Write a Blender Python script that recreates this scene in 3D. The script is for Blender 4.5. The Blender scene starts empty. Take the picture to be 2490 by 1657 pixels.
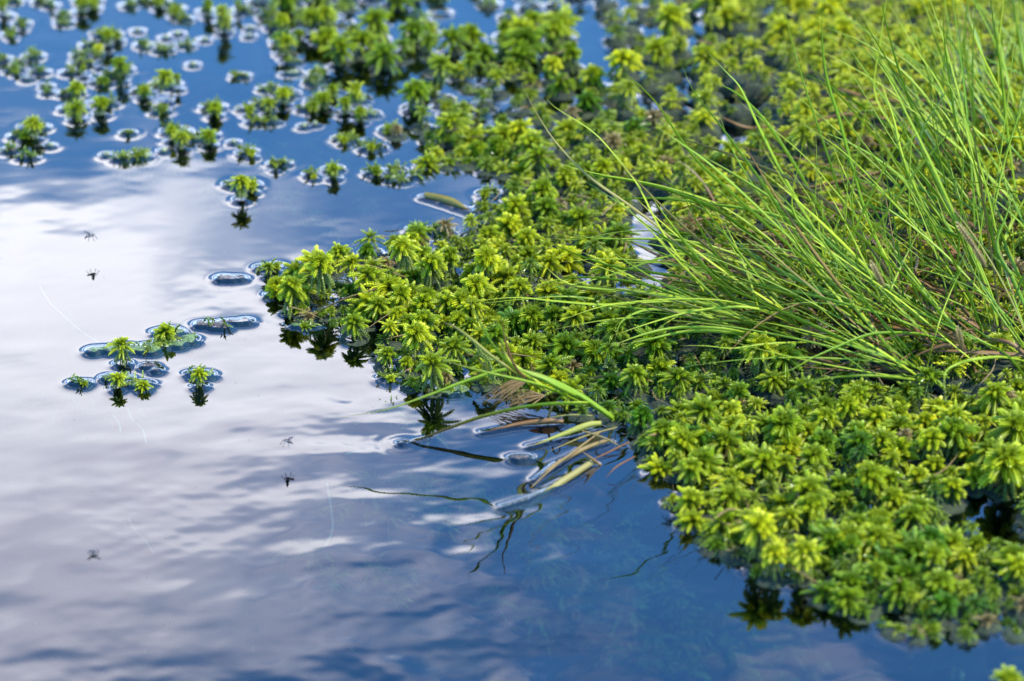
import bpy, math, numpy as np
from mathutils import Vector
rad = math.radians
scene = bpy.context.scene
C = scene.collection

# ------------------------------------------------------------------ camera
CAM_H, PITCH, HFOV = 0.73, rad(27.0), rad(15.0)
W, Hh = 2490.0, 1657.0                       # photograph pixels, used to place things on the water
FPX = (W / 2) / math.tan(HFOV / 2)
cam = bpy.data.cameras.new("camera")
camo = bpy.data.objects.new("camera", cam)
C.objects.link(camo)
camo.location = (0, 0, CAM_H)
camo.rotation_euler = (math.pi / 2 - PITCH, 0, 0)
cam.sensor_width = 36.0
cam.lens = 18.0 / math.tan(HFOV / 2)
cam.clip_start, cam.clip_end = 0.02, 500.0
cam.dof.use_dof = True
cam.dof.focus_distance = 1.60
cam.dof.aperture_fstop = 10.0
cam.dof.aperture_blades = 0
scene.camera = camo
scene.view_settings.view_transform = 'Standard'
scene.view_settings.look = 'None'
scene.view_settings.exposure = 1.6
scene.view_settings.gamma = 1.0
scene.cycles.use_denoising = True
scene.cycles.max_bounces = 10
scene.cycles.transparent_max_bounces = 12
scene.cycles.sample_clamp_indirect = 6.0
scene.cycles.caustics_reflective = False

# ------------------------------------------------------------------ node helper
class NT:
    def __init__(s, tree):
        s.t = tree; s.n = tree.nodes; s.l = tree.links
    def _in(s, sock, v):
        if v is None: return
        if isinstance(v, bpy.types.NodeSocket): s.l.new(v, sock)
        else: sock.default_value = v
    def math(s, op, a, b=None, c=None, clamp=False):
        n = s.n.new('ShaderNodeMath'); n.operation = op; n.use_clamp = clamp
        s._in(n.inputs[0], a); s._in(n.inputs[1], b); s._in(n.inputs[2], c)
        return n.outputs[0]
    def mix(s, f, a, b, mode='MIX'):
        n = s.n.new('ShaderNodeMix'); n.data_type = 'RGBA'; n.blend_type = mode
        s._in(n.inputs[0], f); s._in(n.inputs[6], a); s._in(n.inputs[7], b)
        return n.outputs[2]
    def ramp(s, f, stops):
        n = s.n.new('ShaderNodeValToRGB'); s._in(n.inputs[0], f)
        e = n.color_ramp.elements
        while len(e) < len(stops): e.new(0.5)
        for k, (p, c) in enumerate(stops):
            e[k].position = p; e[k].color = (*c, 1) if len(c) == 3 else c
        return n.outputs[0]
    def noise(s, vec, scale, detail=3, rough=0.5, dist=0.0):
        n = s.n.new('ShaderNodeTexNoise'); s._in(n.inputs['Vector'], vec)
        n.inputs['Scale'].default_value = scale; n.inputs['Detail'].default_value = detail
        n.inputs['Roughness'].default_value = rough; n.inputs['Distortion'].default_value = dist
        return n.outputs[0]
    def attr(s, name):
        n = s.n.new('ShaderNodeAttribute'); n.attribute_name = name
        return n
def v4(c): return (c[0], c[1], c[2], 1.0)

# ------------------------------------------------------------------ world: sky with clouds
SUN_EL, SUN_AZ = rad(54), rad(98)            # azimuth from +Y towards +X
world = bpy.data.worlds.new("World"); scene.world = world
world.use_nodes = True
wt = NT(world.node_tree); wt.n.clear()
sky = wt.n.new('ShaderNodeTexSky'); sky.sky_type = 'NISHITA'; sky.sun_disc = False
sky.sun_elevation = SUN_EL; sky.sun_rotation = SUN_AZ
sky.altitude = 1500; sky.air_density = 1.0; sky.dust_density = 0.2; sky.ozone_density = 3.0
tc = wt.n.new('ShaderNodeTexCoord')
sep = wt.n.new('ShaderNodeSeparateXYZ'); wt.l.new(tc.outputs['Generated'], sep.inputs[0])
az = wt.math('MULTIPLY', wt.math('ARCTAN2', sep.outputs[0], sep.outputs[1]), 57.2958)
el = wt.math('MULTIPLY', wt.math('ARCSINE', sep.outputs[2]), 57.2958)
cmb = wt.n.new('ShaderNodeCombineXYZ'); wt.l.new(az, cmb.inputs[0]); wt.l.new(el, cmb.inputs[1])
n1 = wt.math('SUBTRACT', wt.noise(cmb.outputs[0], 0.16, 4, 0.5), 0.5)
n2 = wt.math('SUBTRACT', wt.noise(cmb.outputs[0], 0.45, 5, 0.6, 0.4), 0.5)
azw = wt.math('ADD', az, wt.math('MULTIPLY', n1, 5.0))
elw = wt.math('ADD', el, wt.math('MULTIPLY', n2, 3.0))
# cloud banks (azimuth, elevation, half widths, weight): white bank in the west, grey under-side above it, a low bank
CLOUDS = [(-8.0, 27.4, 3.9, 1.8, 1.5), (-3.0, 27.5, 2.6, 1.1, 1.0), (-8.2, 30.6, 5.0, 2.6, 0.85), (-8.5, 25.3, 3.2, .55, .45), (4.0, 25.1, 3.6, 1.1, 1.15),
          (-20, 27, 9, 5.0, 1.1), (5.5, 33.2, 5, 1.2, 0.40), (-2.6, 31.6, 2.6, 1.4, 0.36), (0, 18.6, 26, 1.6, 1.2), (0, 6, 60, 3.5, 0.7),
          (22, 20, 8, 3, 1.1), (2, 41.0, 16, 1.6, 0.8), (-26, 44, 9, 6, 0.9), (26, 62, 14, 9, 0.7), (-4.8, 24.6, 1.6, 0.5, 0.5)]
tot = None
for a, e, ra, re, wgt in CLOUDS:
    da = wt.math('DIVIDE', wt.math('SUBTRACT', azw, a), ra)
    de = wt.math('DIVIDE', wt.math('SUBTRACT', elw, e), re)
    q = wt.math('ADD', wt.math('MULTIPLY', da, da), wt.math('MULTIPLY', de, de))
    g = wt.math('MULTIPLY', wt.math('POWER', 2.71828, wt.math('MULTIPLY', q, -1.0)), wgt)
    tot = g if tot is None else wt.math('ADD', tot, g)
dens = wt.math('ADD', tot, wt.math('MULTIPLY', n2, 0.9))
mask = wt.ramp(dens, [(0.0, (0, 0, 0)), (0.12, (0.03, 0.03, 0.03)), (0.5, (0.38, 0.38, 0.38)), (1.0, (1, 1, 1))])
hs = wt.n.new('ShaderNodeHueSaturation'); wt.l.new(sky.outputs[0], hs.inputs['Color'])
hs.inputs['Saturation'].default_value = 1.26; hs.inputs['Value'].default_value = 2.15
shade = wt.ramp(wt.math('ADD', wt.math('MULTIPLY', wt.math('SUBTRACT', 33.0, elw), 0.11), wt.math('MULTIPLY', n1, 0.3)),
                [(0.0, (8.2, 8.5, 11.2)), (0.28, (9.8, 10.0, 12.6)), (0.60, (15.5, 15.7, 17.8)), (1.0, (18.6, 18.8, 20.2))])
col = wt.mix(mask, hs.outputs[0], shade)
bg = wt.n.new('ShaderNodeBackground'); wt.l.new(col, bg.inputs[0]); bg.inputs[1].default_value = 0.15
wo = wt.n.new('ShaderNodeOutputWorld'); wt.l.new(bg.outputs[0], wo.inputs[0])

sun = bpy.data.lights.new("sun", 'SUN'); sun.energy = 3.4; sun.angle = rad(2.5); sun.color = (1.0, 0.95, 0.86)
suno = bpy.data.objects.new("sun", sun); C.objects.link(suno)
sd = Vector((math.cos(SUN_EL) * math.sin(SUN_AZ), math.cos(SUN_EL) * math.cos(SUN_AZ), math.sin(SUN_EL)))
suno.rotation_euler = (-sd).to_track_quat('-Z', 'Y').to_euler()
suno.location = sd * 5

# ------------------------------------------------------------------ projection helpers (photo pixel <-> place)
F = np.array([0, math.cos(PITCH), -math.sin(PITCH)]); U = np.array([0, math.sin(PITCH), math.cos(PITCH)])
def ray(px, py): return F + np.array([1.0, 0, 0]) * (px - W / 2) / FPX - U * (py - Hh / 2) / FPX
def at(px, py, z=0.0):
    d = ray(px, py); t = (z - CAM_H) / d[2]
    return np.array([0, 0, CAM_H]) + d * t
def atY(px, py, Y):
    d = ray(px, py); return np.array([0, 0, CAM_H]) + d * (Y / d[1])
def proj(p):
    q = np.asarray(p, float) - np.array([0, 0, CAM_H])
    t = q @ F
    return W / 2 + q[..., 0] / t * FPX, Hh / 2 - (q @ U) / t * FPX
def ppm(py): return FPX / (at(1245, py) @ F + CAM_H * math.sin(PITCH))   # photo pixels per metre at a row
K = 1.0569                                    # overview pixels -> photo pixels
def O(*pts): return [(x * K, y * K) for x, y in pts]
def inpoly(x, y, poly):
    x = np.asarray(x, float); y = np.asarray(y, float); c = np.zeros(x.shape, bool); n = len(poly)
    for i in range(n):
        x0, y0 = poly[i]; x1, y1 = poly[(i + 1) % n]
        if y0 == y1: continue
        s = ((y0 > y) != (y1 > y)) & (x < (x1 - x0) * (y - y0) / (y1 - y0) + x0)
        c ^= s
    return c

DENSE = O((632,690),(660,640),(700,615),(760,590),(840,580),(930,560),(1060,545),(1115,520),(1165,450),(1185,418),(1130,400),(1050,385),(980,385),
          (975,330),(990,295),(1060,270),(1090,235),(1080,205),(1200,150),(1280,170),(1350,200),(1450,200),(1480,60),(1400,-140),(2700,-140),(2700,1530),(2300,1465),
          (2150,1480),(2050,1462),(1950,1410),(1850,1370),(1780,1345),(1700,1310),(1640,1285),(1600,1240),(1560,1200),(1515,1160),(1505,1100),
          (1465,1050),(1440,1010),(1380,975),(1250,925),(1150,905),(1080,880),(1010,900),(950,895),(905,870),(885,835),(830,790),(800,760),(700,738),(640,722))
LOOSE = O((590,-140),(600,60),(650,130),(740,100),(770,150),(830,175),(900,170),(960,165),(1010,195),(1080,205),(1200,150),(1280,170),(1350,200),(1450,200),(1480,60),(1400,-140))
LOOSE2 = O((880,290),(930,250),(1000,245),(1060,270),(990,295),(975,330),(920,330))
GAPS = [[(1690,350),(1750,310),(1800,300),(1850,255),(1885,285),(1860,340),(1815,370),(1830,410),(1880,440),(1855,500),(1800,460),(1770,410),(1710,395)],
        [(1525,470),(1600,465),(1660,490),(1640,535),(1610,560),(1600,590),(1645,620),(1660,670),(1620,715),(1530,730),(1500,700),(1560,665),(1575,635),(1510,595),(1535,545)],
        [(1370,610),(1425,605),(1440,680),(1385,690)], [(1375,95),(1500,105),(1490,215),(1395,205)], [(1545,225),(1625,235),(1620,310),(1560,300)],
        [(2290,1235),(2420,1222),(2490,1240),(2490,1300),(2600,1320),(2600,1370),(2470,1375),(2400,1350),(2330,1300)], [(2010,905),(2150,900),(2330,960),(2290,985),(2120,960)],
        [(1060,-40),(1170,-30),(1200,70),(1120,85)], [(1310,30),(1440,20),(1500,60),(1440,90),(1330,85)], [(1090,250),(1180,270),(1170,300),(1090,290)]]

# ------------------------------------------------------------------ materials
def new_mat(name):
    m = bpy.data.materials.new(name); m.use_nodes = True
    t = NT(m.node_tree); t.n.clear()
    o = t.n.new('ShaderNodeOutputMaterial')
    return m, t, o
def leafy(t, o, col, rough=0.4, trans=0.35, spec=0.5, bump=None, tcol=None, coat=0.0):
    p = t.n.new('ShaderNodeBsdfPrincipled'); t._in(p.inputs['Base Color'], col)
    t._in(p.inputs['Roughness'], rough); p.inputs['Specular IOR Level'].default_value = spec
    p.inputs['Coat Weight'].default_value = coat; p.inputs['Coat Roughness'].default_value = 0.12
    if bump is not None: t.l.new(bump, p.inputs['Normal'])
    if trans:
        tr = t.n.new('ShaderNodeBsdfTranslucent'); t._in(tr.inputs[0], tcol if tcol is not None else col)
        mx = t.n.new('ShaderNodeMixShader'); mx.inputs[0].default_value = trans
        t.l.new(p.outputs[0], mx.inputs[1]); t.l.new(tr.outputs[0], mx.inputs[2]); t.l.new(mx.outputs[0], o.inputs[0])
    else: t.l.new(p.outputs[0], o.inputs[0])
def moss_mat(name, mode, sub=False):
    m, t, o = new_mat(name)
    bt = t.attr('bt').outputs['Fac']; sk = t.attr('sk').outputs['Fac']
    if mode == 'obj':
        oi = t.n.new('ShaderNodeObjectInfo'); s = t.n.new('ShaderNodeSeparateColor'); t.l.new(oi.outputs['Color'], s.inputs[0])
        tone = s.outputs[0]
    else: tone = t.attr('tone').outputs['Fac']
    geo = t.n.new('ShaderNodeNewGeometry')
    nz = t.noise(geo.outputs['Position'], 420, 2)
    tone2 = t.math('ADD', tone, t.math('MULTIPLY', t.math('SUBTRACT', nz, 0.5), 0.35), clamp=True)
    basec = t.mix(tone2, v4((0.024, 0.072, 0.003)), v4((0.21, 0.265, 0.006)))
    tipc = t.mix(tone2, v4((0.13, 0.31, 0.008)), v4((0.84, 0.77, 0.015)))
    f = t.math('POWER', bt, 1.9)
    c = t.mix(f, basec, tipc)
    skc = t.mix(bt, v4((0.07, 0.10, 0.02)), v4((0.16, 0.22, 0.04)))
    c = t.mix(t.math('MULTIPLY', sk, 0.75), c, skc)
    if mode == 'attr': c = t.mix(t.math('MULTIPLY', t.math('SUBTRACT', tone, 1.05, clamp=True), 2.0, clamp=True), c, t.mix(bt, v4((0.10, 0.045, 0.018)), v4((0.42, 0.30, 0.12))))
    if sub: c = t.mix(0.35, c, v4((0.24, 0.30, 0.12)))
    leafy(t, o, c, 0.42, 0.42, 0.4, coat=0.08)
    return m
M_MOSS = moss_mat('moss_leaf', 'obj'); M_MOSSA = moss_mat('moss_leaf_mass', 'attr'); M_SUB = moss_mat('sunken_moss', 'attr', True)

def blade_mat(name):
    m, t, o = new_mat(name)
    bt = t.attr('bt').outputs['Fac']; bu = t.attr('bu').outputs['Fac']
    oi = t.n.new('ShaderNodeObjectInfo'); s = t.n.new('ShaderNodeSeparateColor'); t.l.new(oi.outputs['Color'], s.inputs[0])
    green = t.mix(s.outputs[0], v4((0.095, 0.25, 0.008)), v4((0.44, 0.52, 0.026)))
    straw = t.mix(s.outputs[2], v4((0.34, 0.26, 0.10)), v4((0.20, 0.055, 0.025)))
    # dry tips
    tip = t.math('MULTIPLY', t.math('SUBTRACT', bt, t.attr('ts').outputs['Fac'], clamp=True), 2.6, clamp=True)
    dry = t.math('ADD', s.outputs[1], t.math('MULTIPLY', tip, 0.9), clamp=True)
    c = t.mix(dry, green, straw)
    geo = t.n.new('ShaderNodeNewGeometry')
    cm = t.n.new('ShaderNodeCombineXYZ'); t.l.new(t.math('MULTIPLY', bu, 9.0), cm.inputs[0]); t.l.new(t.math('MULTIPLY', bt, 3.0), cm.inputs[1])
    t.l.new(t.math('MULTIPLY', oi.outputs['Random'], 50), cm.inputs[2])
    st = t.noise(cm.outputs[0], 2.2, 2)
    c = t.mix(t.math('MULTIPLY', t.math('SUBTRACT', st, 0.42, clamp=True), 2.0, clamp=True), c, t.mix(0.45, c, v4((0.42, 0.46, 0.08))))
    bmp = t.n.new('ShaderNodeBump'); bmp.inputs['Strength'].default_value = 0.35; bmp.inputs['Distance'].default_value = 0.0004
    t.l.new(st, bmp.inputs['Height'])
    leafy(t, o, c, 0.42, 0.46, 0.30, bump=bmp.outputs[0])
    return m
M_BLADE = blade_mat('sedge_blade')

def mat_mat(name, c0, c1, c2, rough=0.35):
    m, t, o = new_mat(name)
    geo = t.n.new('ShaderNodeNewGeometry')
    a = t.noise(geo.outputs['Position'], 260, 5, 0.65, 0.6)
    b = t.noise(geo.outputs['Position'], 900, 3, 0.6)
    c = t.ramp(a, [(0.30, c0), (0.52, c1), (0.72, c2)])
    bmp = t.n.new('ShaderNodeBump'); bmp.inputs['Strength'].default_value = 0.9; bmp.inputs['Distance'].default_value = 0.0012
    t.l.new(t.math('ADD', a, b), bmp.inputs['Height'])
    leafy(t, o, c, rough, 0.0, 0.5, bump=bmp.outputs[0])
    return m
M_MAT = mat_mat('wet_moss_mat', (0.018, 0.034, 0.006), (0.055, 0.095, 0.014), (0.14, 0.19, 0.04))
M_PEAT = mat_mat('wet_peat', (0.006, 0.008, 0.003), (0.016, 0.024, 0.006), (0.045, 0.060, 0.012), 0.95)
M_PALE = mat_mat('pale_moss_mat', (0.06, 0.075, 0.03), (0.16, 0.19, 0.07), (0.30, 0.31, 0.15))
M_BROWN = mat_mat('brown_debris', (0.02, 0.012, 0.008), (0.07, 0.045, 0.03), (0.18, 0.13, 0.10))
M_HUM = mat_mat('hummock_moss', (0.012, 0.012, 0.004), (0.06, 0.075, 0.008), (0.22, 0.17, 0.04), 0.7)

def water_mat():
    m, t, o = new_mat('bog_water')
    fr = t.n.new('ShaderNodeFresnel'); fr.inputs['IOR'].default_value = 1.52
    gl = t.n.new('ShaderNodeBsdfGlossy'); gl.inputs['Roughness'].default_value = 0.0; gl.inputs['Color'].default_value = (1, 1, 1, 1)
    tr = t.n.new('ShaderNodeBsdfTransparent'); tr.inputs[0].default_value = (0.20, 0.33, 0.30, 1)
    mx = t.n.new('ShaderNodeMixShader'); t.l.new(fr.outputs[0], mx.inputs[0])
    t.l.new(tr.outputs[0], mx.inputs[1]); t.l.new(gl.outputs[0], mx.inputs[2]); t.l.new(mx.outputs[0], o.inputs[0])
    return m
M_WATER = water_mat()
M_BED = mat_mat('peat_bed', (0.004, 0.006, 0.010), (0.008, 0.014, 0.020), (0.016, 0.030, 0.030), 0.9)
def simple(name, col, rough=0.5, trans=0.0, alpha=None):
    m, t, o = new_mat(name)
    geo = t.n.new('ShaderNodeNewGeometry')
    a = t.noise(geo.outputs['Position'], 1200, 3)
    c = t.mix(a, v4([x * 0.7 for x in col]), v4([min(1, x * 1.3) for x in col]))
    leafy(t, o, c, rough, trans, 0.5)
    return m
M_INSECT = simple('insect_body', (0.010, 0.009, 0.010), 0.5)
M_WING = simple('insect_wing', (0.10, 0.09, 0.09), 0.3, 0.5)
M_THREAD = simple('pale_root', (0.75, 0.72, 0.66), 0.6, 0.2)
M_BUBBLE = M_PALE

# ------------------------------------------------------------------ mesh builders
class Geo:
    def __init__(s): s.v = []; s.f = []; s.a = {}; s.n = 0
    def add(s, v, f, **attrs):
        v = np.asarray(v, float); f = np.asarray(f, int)
        s.v.append(v); s.f.append(f + s.n); s.n += len(v)
        for k, val in attrs.items():
            s.a.setdefault(k, []).append(np.broadcast_to(np.asarray(val, float), (len(v),)).copy())
    def arrays(s):
        return np.concatenate(s.v), np.concatenate(s.f), {k: np.concatenate(x) for k, x in s.a.items()}
def mesh_from(name, v, f, attrs=None, mat=None, smooth=False):
    me = bpy.data.meshes.new(name)
    nf, k = f.shape
    me.vertices.add(len(v)); me.vertices.foreach_set('co', np.ascontiguousarray(v, np.float32).ravel())
    me.loops.add(nf * k); me.loops.foreach_set('vertex_index', np.ascontiguousarray(f, np.int32).ravel())
    me.polygons.add(nf); me.polygons.foreach_set('loop_start', np.arange(0, nf * k, k, dtype=np.int32))
    me.polygons.foreach_set('use_smooth', np.full(nf, smooth, bool))
    for key, val in (attrs or {}).items():
        at_ = me.attributes.new(key, 'FLOAT', 'POINT'); at_.data.foreach_set('value', np.ascontiguousarray(val, np.float32))
    me.update(calc_edges=True); me.validate()
    if mat: me.materials.append(mat)
    return me
def gmesh(name, g, mat, smooth=False):
    v, f, a = g.arrays(); return mesh_from(name, v, f, a, mat, smooth)
def obj(name, me, parent=None, loc=None):
    o = bpy.data.objects.new(name, me); C.objects.link(o)
    if parent is not None: o.parent = parent
    if loc is not None: o.location = loc
    return o
def tag(o, label, cat, group=None, kind=None):
    if label: o['label'] = label
    if cat: o['category'] = cat
    if group: o['group'] = group
    if kind: o['kind'] = kind
    return o
def empty(name, loc, label, cat, group=None, rz=0, sc=1.0, tilt=(0, 0)):
    e = bpy.data.objects.new(name, None); C.objects.link(e)
    e.empty_display_size = 0.005
    e.location = loc; e.rotation_euler = (tilt[0], tilt[1], rz); e.scale = (sc, sc, sc)
    return tag(e, label, cat, group)
def unit(v): return v / (np.linalg.norm(v) + 1e-12)

def branch(g, p0, d0, L, r, droop, nr, nl, t0, t1, sk=0.0, sides=5, rng=None, leaf=1.0):
    """one moss branch: a fleshy tapering core wrapped in overlapping pointed scale leaves"""
    pts = [np.array(p0, float)]; d = unit(np.array(d0, float)); ds = [d]
    for i in range(nr):
        d = unit(d + np.array([0, 0, -droop / nr]))
        pts.append(pts[-1] + d * L / nr); ds.append(d)
    pts = np.array(pts); ds = np.array(ds)
    s = np.linspace(0, 1, nr + 1)
    prof = r * (0.55 + 1.5 * s * (1 - s) ** 0.8) * np.where(s > 0.98, 0.25, 1)
    up = np.array([0, 0, 1.0]) if abs(d0[2]) < 0.9 else np.array([1.0, 0, 0])
    a = np.linspace(0, 2 * np.pi, sides, endpoint=False)
    V = []; 
    n1 = np.cross(ds, up); n1 /= np.linalg.norm(n1, axis=1)[:, None] + 1e-9; n2 = np.cross(ds, n1)
    ringv = pts[:, None, :] + 0.62 * prof[:, None, None] * (np.cos(a)[None, :, None] * n1[:, None, :] + np.sin(a)[None, :, None] * n2[:, None, :])
    idx = np.arange((nr + 1) * sides).reshape(nr + 1, sides); nx = np.roll(idx, -1, 1)
    A, B, Cc, D = idx[:-1], nx[:-1], nx[1:], idx[1:]
    f = np.concatenate([np.stack([A, B, Cc], -1).reshape(-1, 3), np.stack([A, Cc, D], -1).reshape(-1, 3)])
    tt = t0 + (t1 - t0) * s
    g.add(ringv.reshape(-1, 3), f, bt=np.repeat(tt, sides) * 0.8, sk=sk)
    ii = np.repeat(np.arange(1, nr + 1), nl); jj = np.tile(np.arange(nl), nr)
    ang = 2 * np.pi * (jj + 0.5 * (ii % 2)) / nl + 0.6 * ii
    R = np.cos(ang)[:, None] * n1[ii] + np.sin(ang)[:, None] * n2[ii]; T = np.cross(ds[ii], R)
    lf = leaf * r * (1.55 - 0.45 * s[ii])[:, None]; pr = prof[ii][:, None]; P = pts[ii] - ds[ii] * L / nr * 0.4
    b = P + R * pr * 0.45; s1 = P + ds[ii] * lf * 0.45 + R * pr * 0.95 + T * lf * 0.30; s2 = s1 - 2 * T * lf * 0.30
    md = P + ds[ii] * lf * 0.42 + R * pr * 1.15
    tp = P + ds[ii] * lf + R * (pr * 0.95 + lf * 0.24)
    v = np.stack([b, s1, tp, s2, md], 1).reshape(-1, 3); k = np.arange(len(ii)) * 5
    f = np.concatenate([np.stack([k, k + 1, k + 4], 1), np.stack([k + 1, k + 2, k + 4], 1), np.stack([k + 2, k + 3, k + 4], 1), np.stack([k + 3, k, k + 4], 1)])
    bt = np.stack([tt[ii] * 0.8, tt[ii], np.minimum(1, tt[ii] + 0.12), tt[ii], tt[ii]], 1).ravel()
    g.add(v, f, bt=bt, sk=sk)

def rosette_parts(seed, lod=0):
    """head of a sphagnum plant, 15 mm across at scale 1: bud, spreading whorl, hanging skirt. Origin at the head's middle."""
    rng = np.random.default_rng(seed)
    nr, nl = ((9, 6), (5, 4), (3, 3))[lod]; sides = (5, 4, 3)[lod]
    bud, wh, skg = Geo(), Geo(), Geo(); mm = 0.001
    nb = (15, 9, 6)[lod]; kind = seed % 5; LK = (1, 1, .66, 1.12, .88)[kind]; RK = (1, .9, 1.05, .82, 1.1)[kind]
    if kind == 2: nb = int(nb * 1.6)
    for i in range(nb):
        a = i * 2.4 + rng.normal(0, .2); inc = math.sqrt((i + .3) / nb) * rad(52)
        d = [math.cos(a) * math.sin(inc), math.sin(a) * math.sin(inc), math.cos(inc)]
        branch(bud, [d[0] * mm * .8, d[1] * mm * .8, 0.6 * mm], d, mm * rng.uniform(2.9, 4.2), mm * .62, .05, max(3, nr - 2), nl, 0.12, 0.62, 0, sides, rng)
    asym = rng.uniform(0, 6.28); st = rng.uniform(.45, 1.25); spread = rng.uniform(-10, 6)
    for k, (n, inc0, L0, dr, z) in enumerate(((((9, 56, 5.4, .6, .3), (10, 74, 7.4, .9, -.7), (8, 94, 7.6, 1.2, -2.2))), ((8, 62, 6.0, .8, 0), (9, 84, 7.4, 1.15, -1.5)),
                                              ((7, 64, 6.2, .8, 0), (7, 86, 7.2, 1.1, -1.5)))[lod]):
        for i in range(n):
            a = 6.283 * (i + rng.uniform(-.38, .38)) / n + k * .9; inc = rad(inc0 + spread + rng.normal(0, 10))
            d = [math.cos(a) * math.sin(inc), math.sin(a) * math.sin(inc), math.cos(inc)]
            L = L0 * LK * (1 if rng.random() > .12 else .45) * rng.uniform(.68, 1.22) * (1 + .16 * math.cos(a - asym))
            branch(wh, [d[0] * mm, d[1] * mm, z * mm], d, mm * L, mm * RK * rng.uniform(.80, 1.06), dr * st * rng.uniform(.6, 1.4), nr, nl, 0.22, 1.0, 0, sides, rng)
    for i in range((13, 8, 5)[lod]):
        a = i * 2.4 + rng.normal(0, .3); zz = -2.5 - 5.5 * (i / (13, 8, 5)[lod]); inc = rad(rng.uniform(105, 135))
        d = [math.cos(a) * math.sin(inc), math.sin(a) * math.sin(inc), math.cos(inc)]
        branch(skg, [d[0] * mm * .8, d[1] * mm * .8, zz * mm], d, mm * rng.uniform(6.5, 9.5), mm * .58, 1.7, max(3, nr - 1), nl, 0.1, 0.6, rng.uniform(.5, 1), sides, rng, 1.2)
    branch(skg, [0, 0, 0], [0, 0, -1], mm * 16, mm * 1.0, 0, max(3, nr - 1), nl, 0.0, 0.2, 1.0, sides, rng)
    return bud, wh, skg
VAR = []
for i in range(14):
    b, w, s = rosette_parts(100 + i, 0)
    VAR.append((gmesh('crown_bud', b, M_MOSS), gmesh('branch_whorl', w, M_MOSS), gmesh('branch_skirt', s, M_MOSS)))
LOD1 = []
for i in range(6):
    g = Geo()
    for x in rosette_parts(200 + i, 1):
        v, f, a = x.arrays(); g.add(v, f, **a)
    LOD1.append(g.arrays())
LOD2 = []
for i in range(4):
    g = Geo()
    for x in rosette_parts(300 + i, 2)[:2]:
        v, f, a = x.arrays(); g.add(v, f, **a)
    LOD2.append(g.arrays())
def put(g, arr, p, sc, rz, tone, tilt=0.0):
    v, f, a = arr
    c, s = math.cos(rz), math.sin(rz); R = np.array([[c, -s, 0], [s, c, 0], [0, 0, 1]])
    ct, st_ = math.cos(tilt), math.sin(tilt); Tm = np.array([[ct, 0, st_], [0, 1, 0], [-st_, 0, ct]])
    g.add((v * sc) @ (R @ Tm).T + np.asarray(p), f, tone=tone, **a)

# ------------------------------------------------------------------ contact discs (what touches the water)
DISC = []      # x, y, r
SEG = []       # x0,y0,x1,y1,r,height factor
rng = np.random.default_rng(7)
def hum(x, y):
    """the drier hummock that rises under the sedge at the right"""
    c = HC
    d = ((x - c[0]) / 0.115) ** 2 + ((y - c[1]) / 0.17) ** 2
    return 0.022 * np.exp(-d)
HC = at(2480, 420)

# ------------------------------------------------------------------ rosettes of the carpet
def tone_at(px, py):
    T = [(700, 700, .62, 140), (1000, 740, .60, 160), (1180, 700, .66, 150), (1350, 900, .30, 160), (1550, 930, .26, 170), (1400, 560, .52, 170), (1300, 400, .55, 150), (1150, 380, .45, 130),
         (1000, 150, .34, 200), (750, 60, .34, 200), (1400, 60, .52, 200), (1700, 150, .74, 180), (1950, 200, .84, 200), (2200, 250, 1.0, 220), (2400, 400, 1.0, 260), (2300, 60, .95, 240),
         (2100, 560, .88, 200), (1750, 600, .80, 150), (1700, 850, .34, 150), (2000, 1000, .36, 150), (1750, 1100, .44, 150), (2250, 1080, .58, 170), (2050, 1250, .46, 160),
         (1850, 1300, .56, 130), (2350, 1350, .42, 160), (2150, 1480, .32, 120), (2400, 1150, .56, 150), (1650, 1150, .5, 120)]
    T = np.array(T); w = np.exp(-(((px - T[:, 0]) ** 2 + (py - T[:, 1]) ** 2) / T[:, 3] ** 2)) + 1e-5
    return float((w * T[:, 2]).sum() / w.sum())
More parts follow.
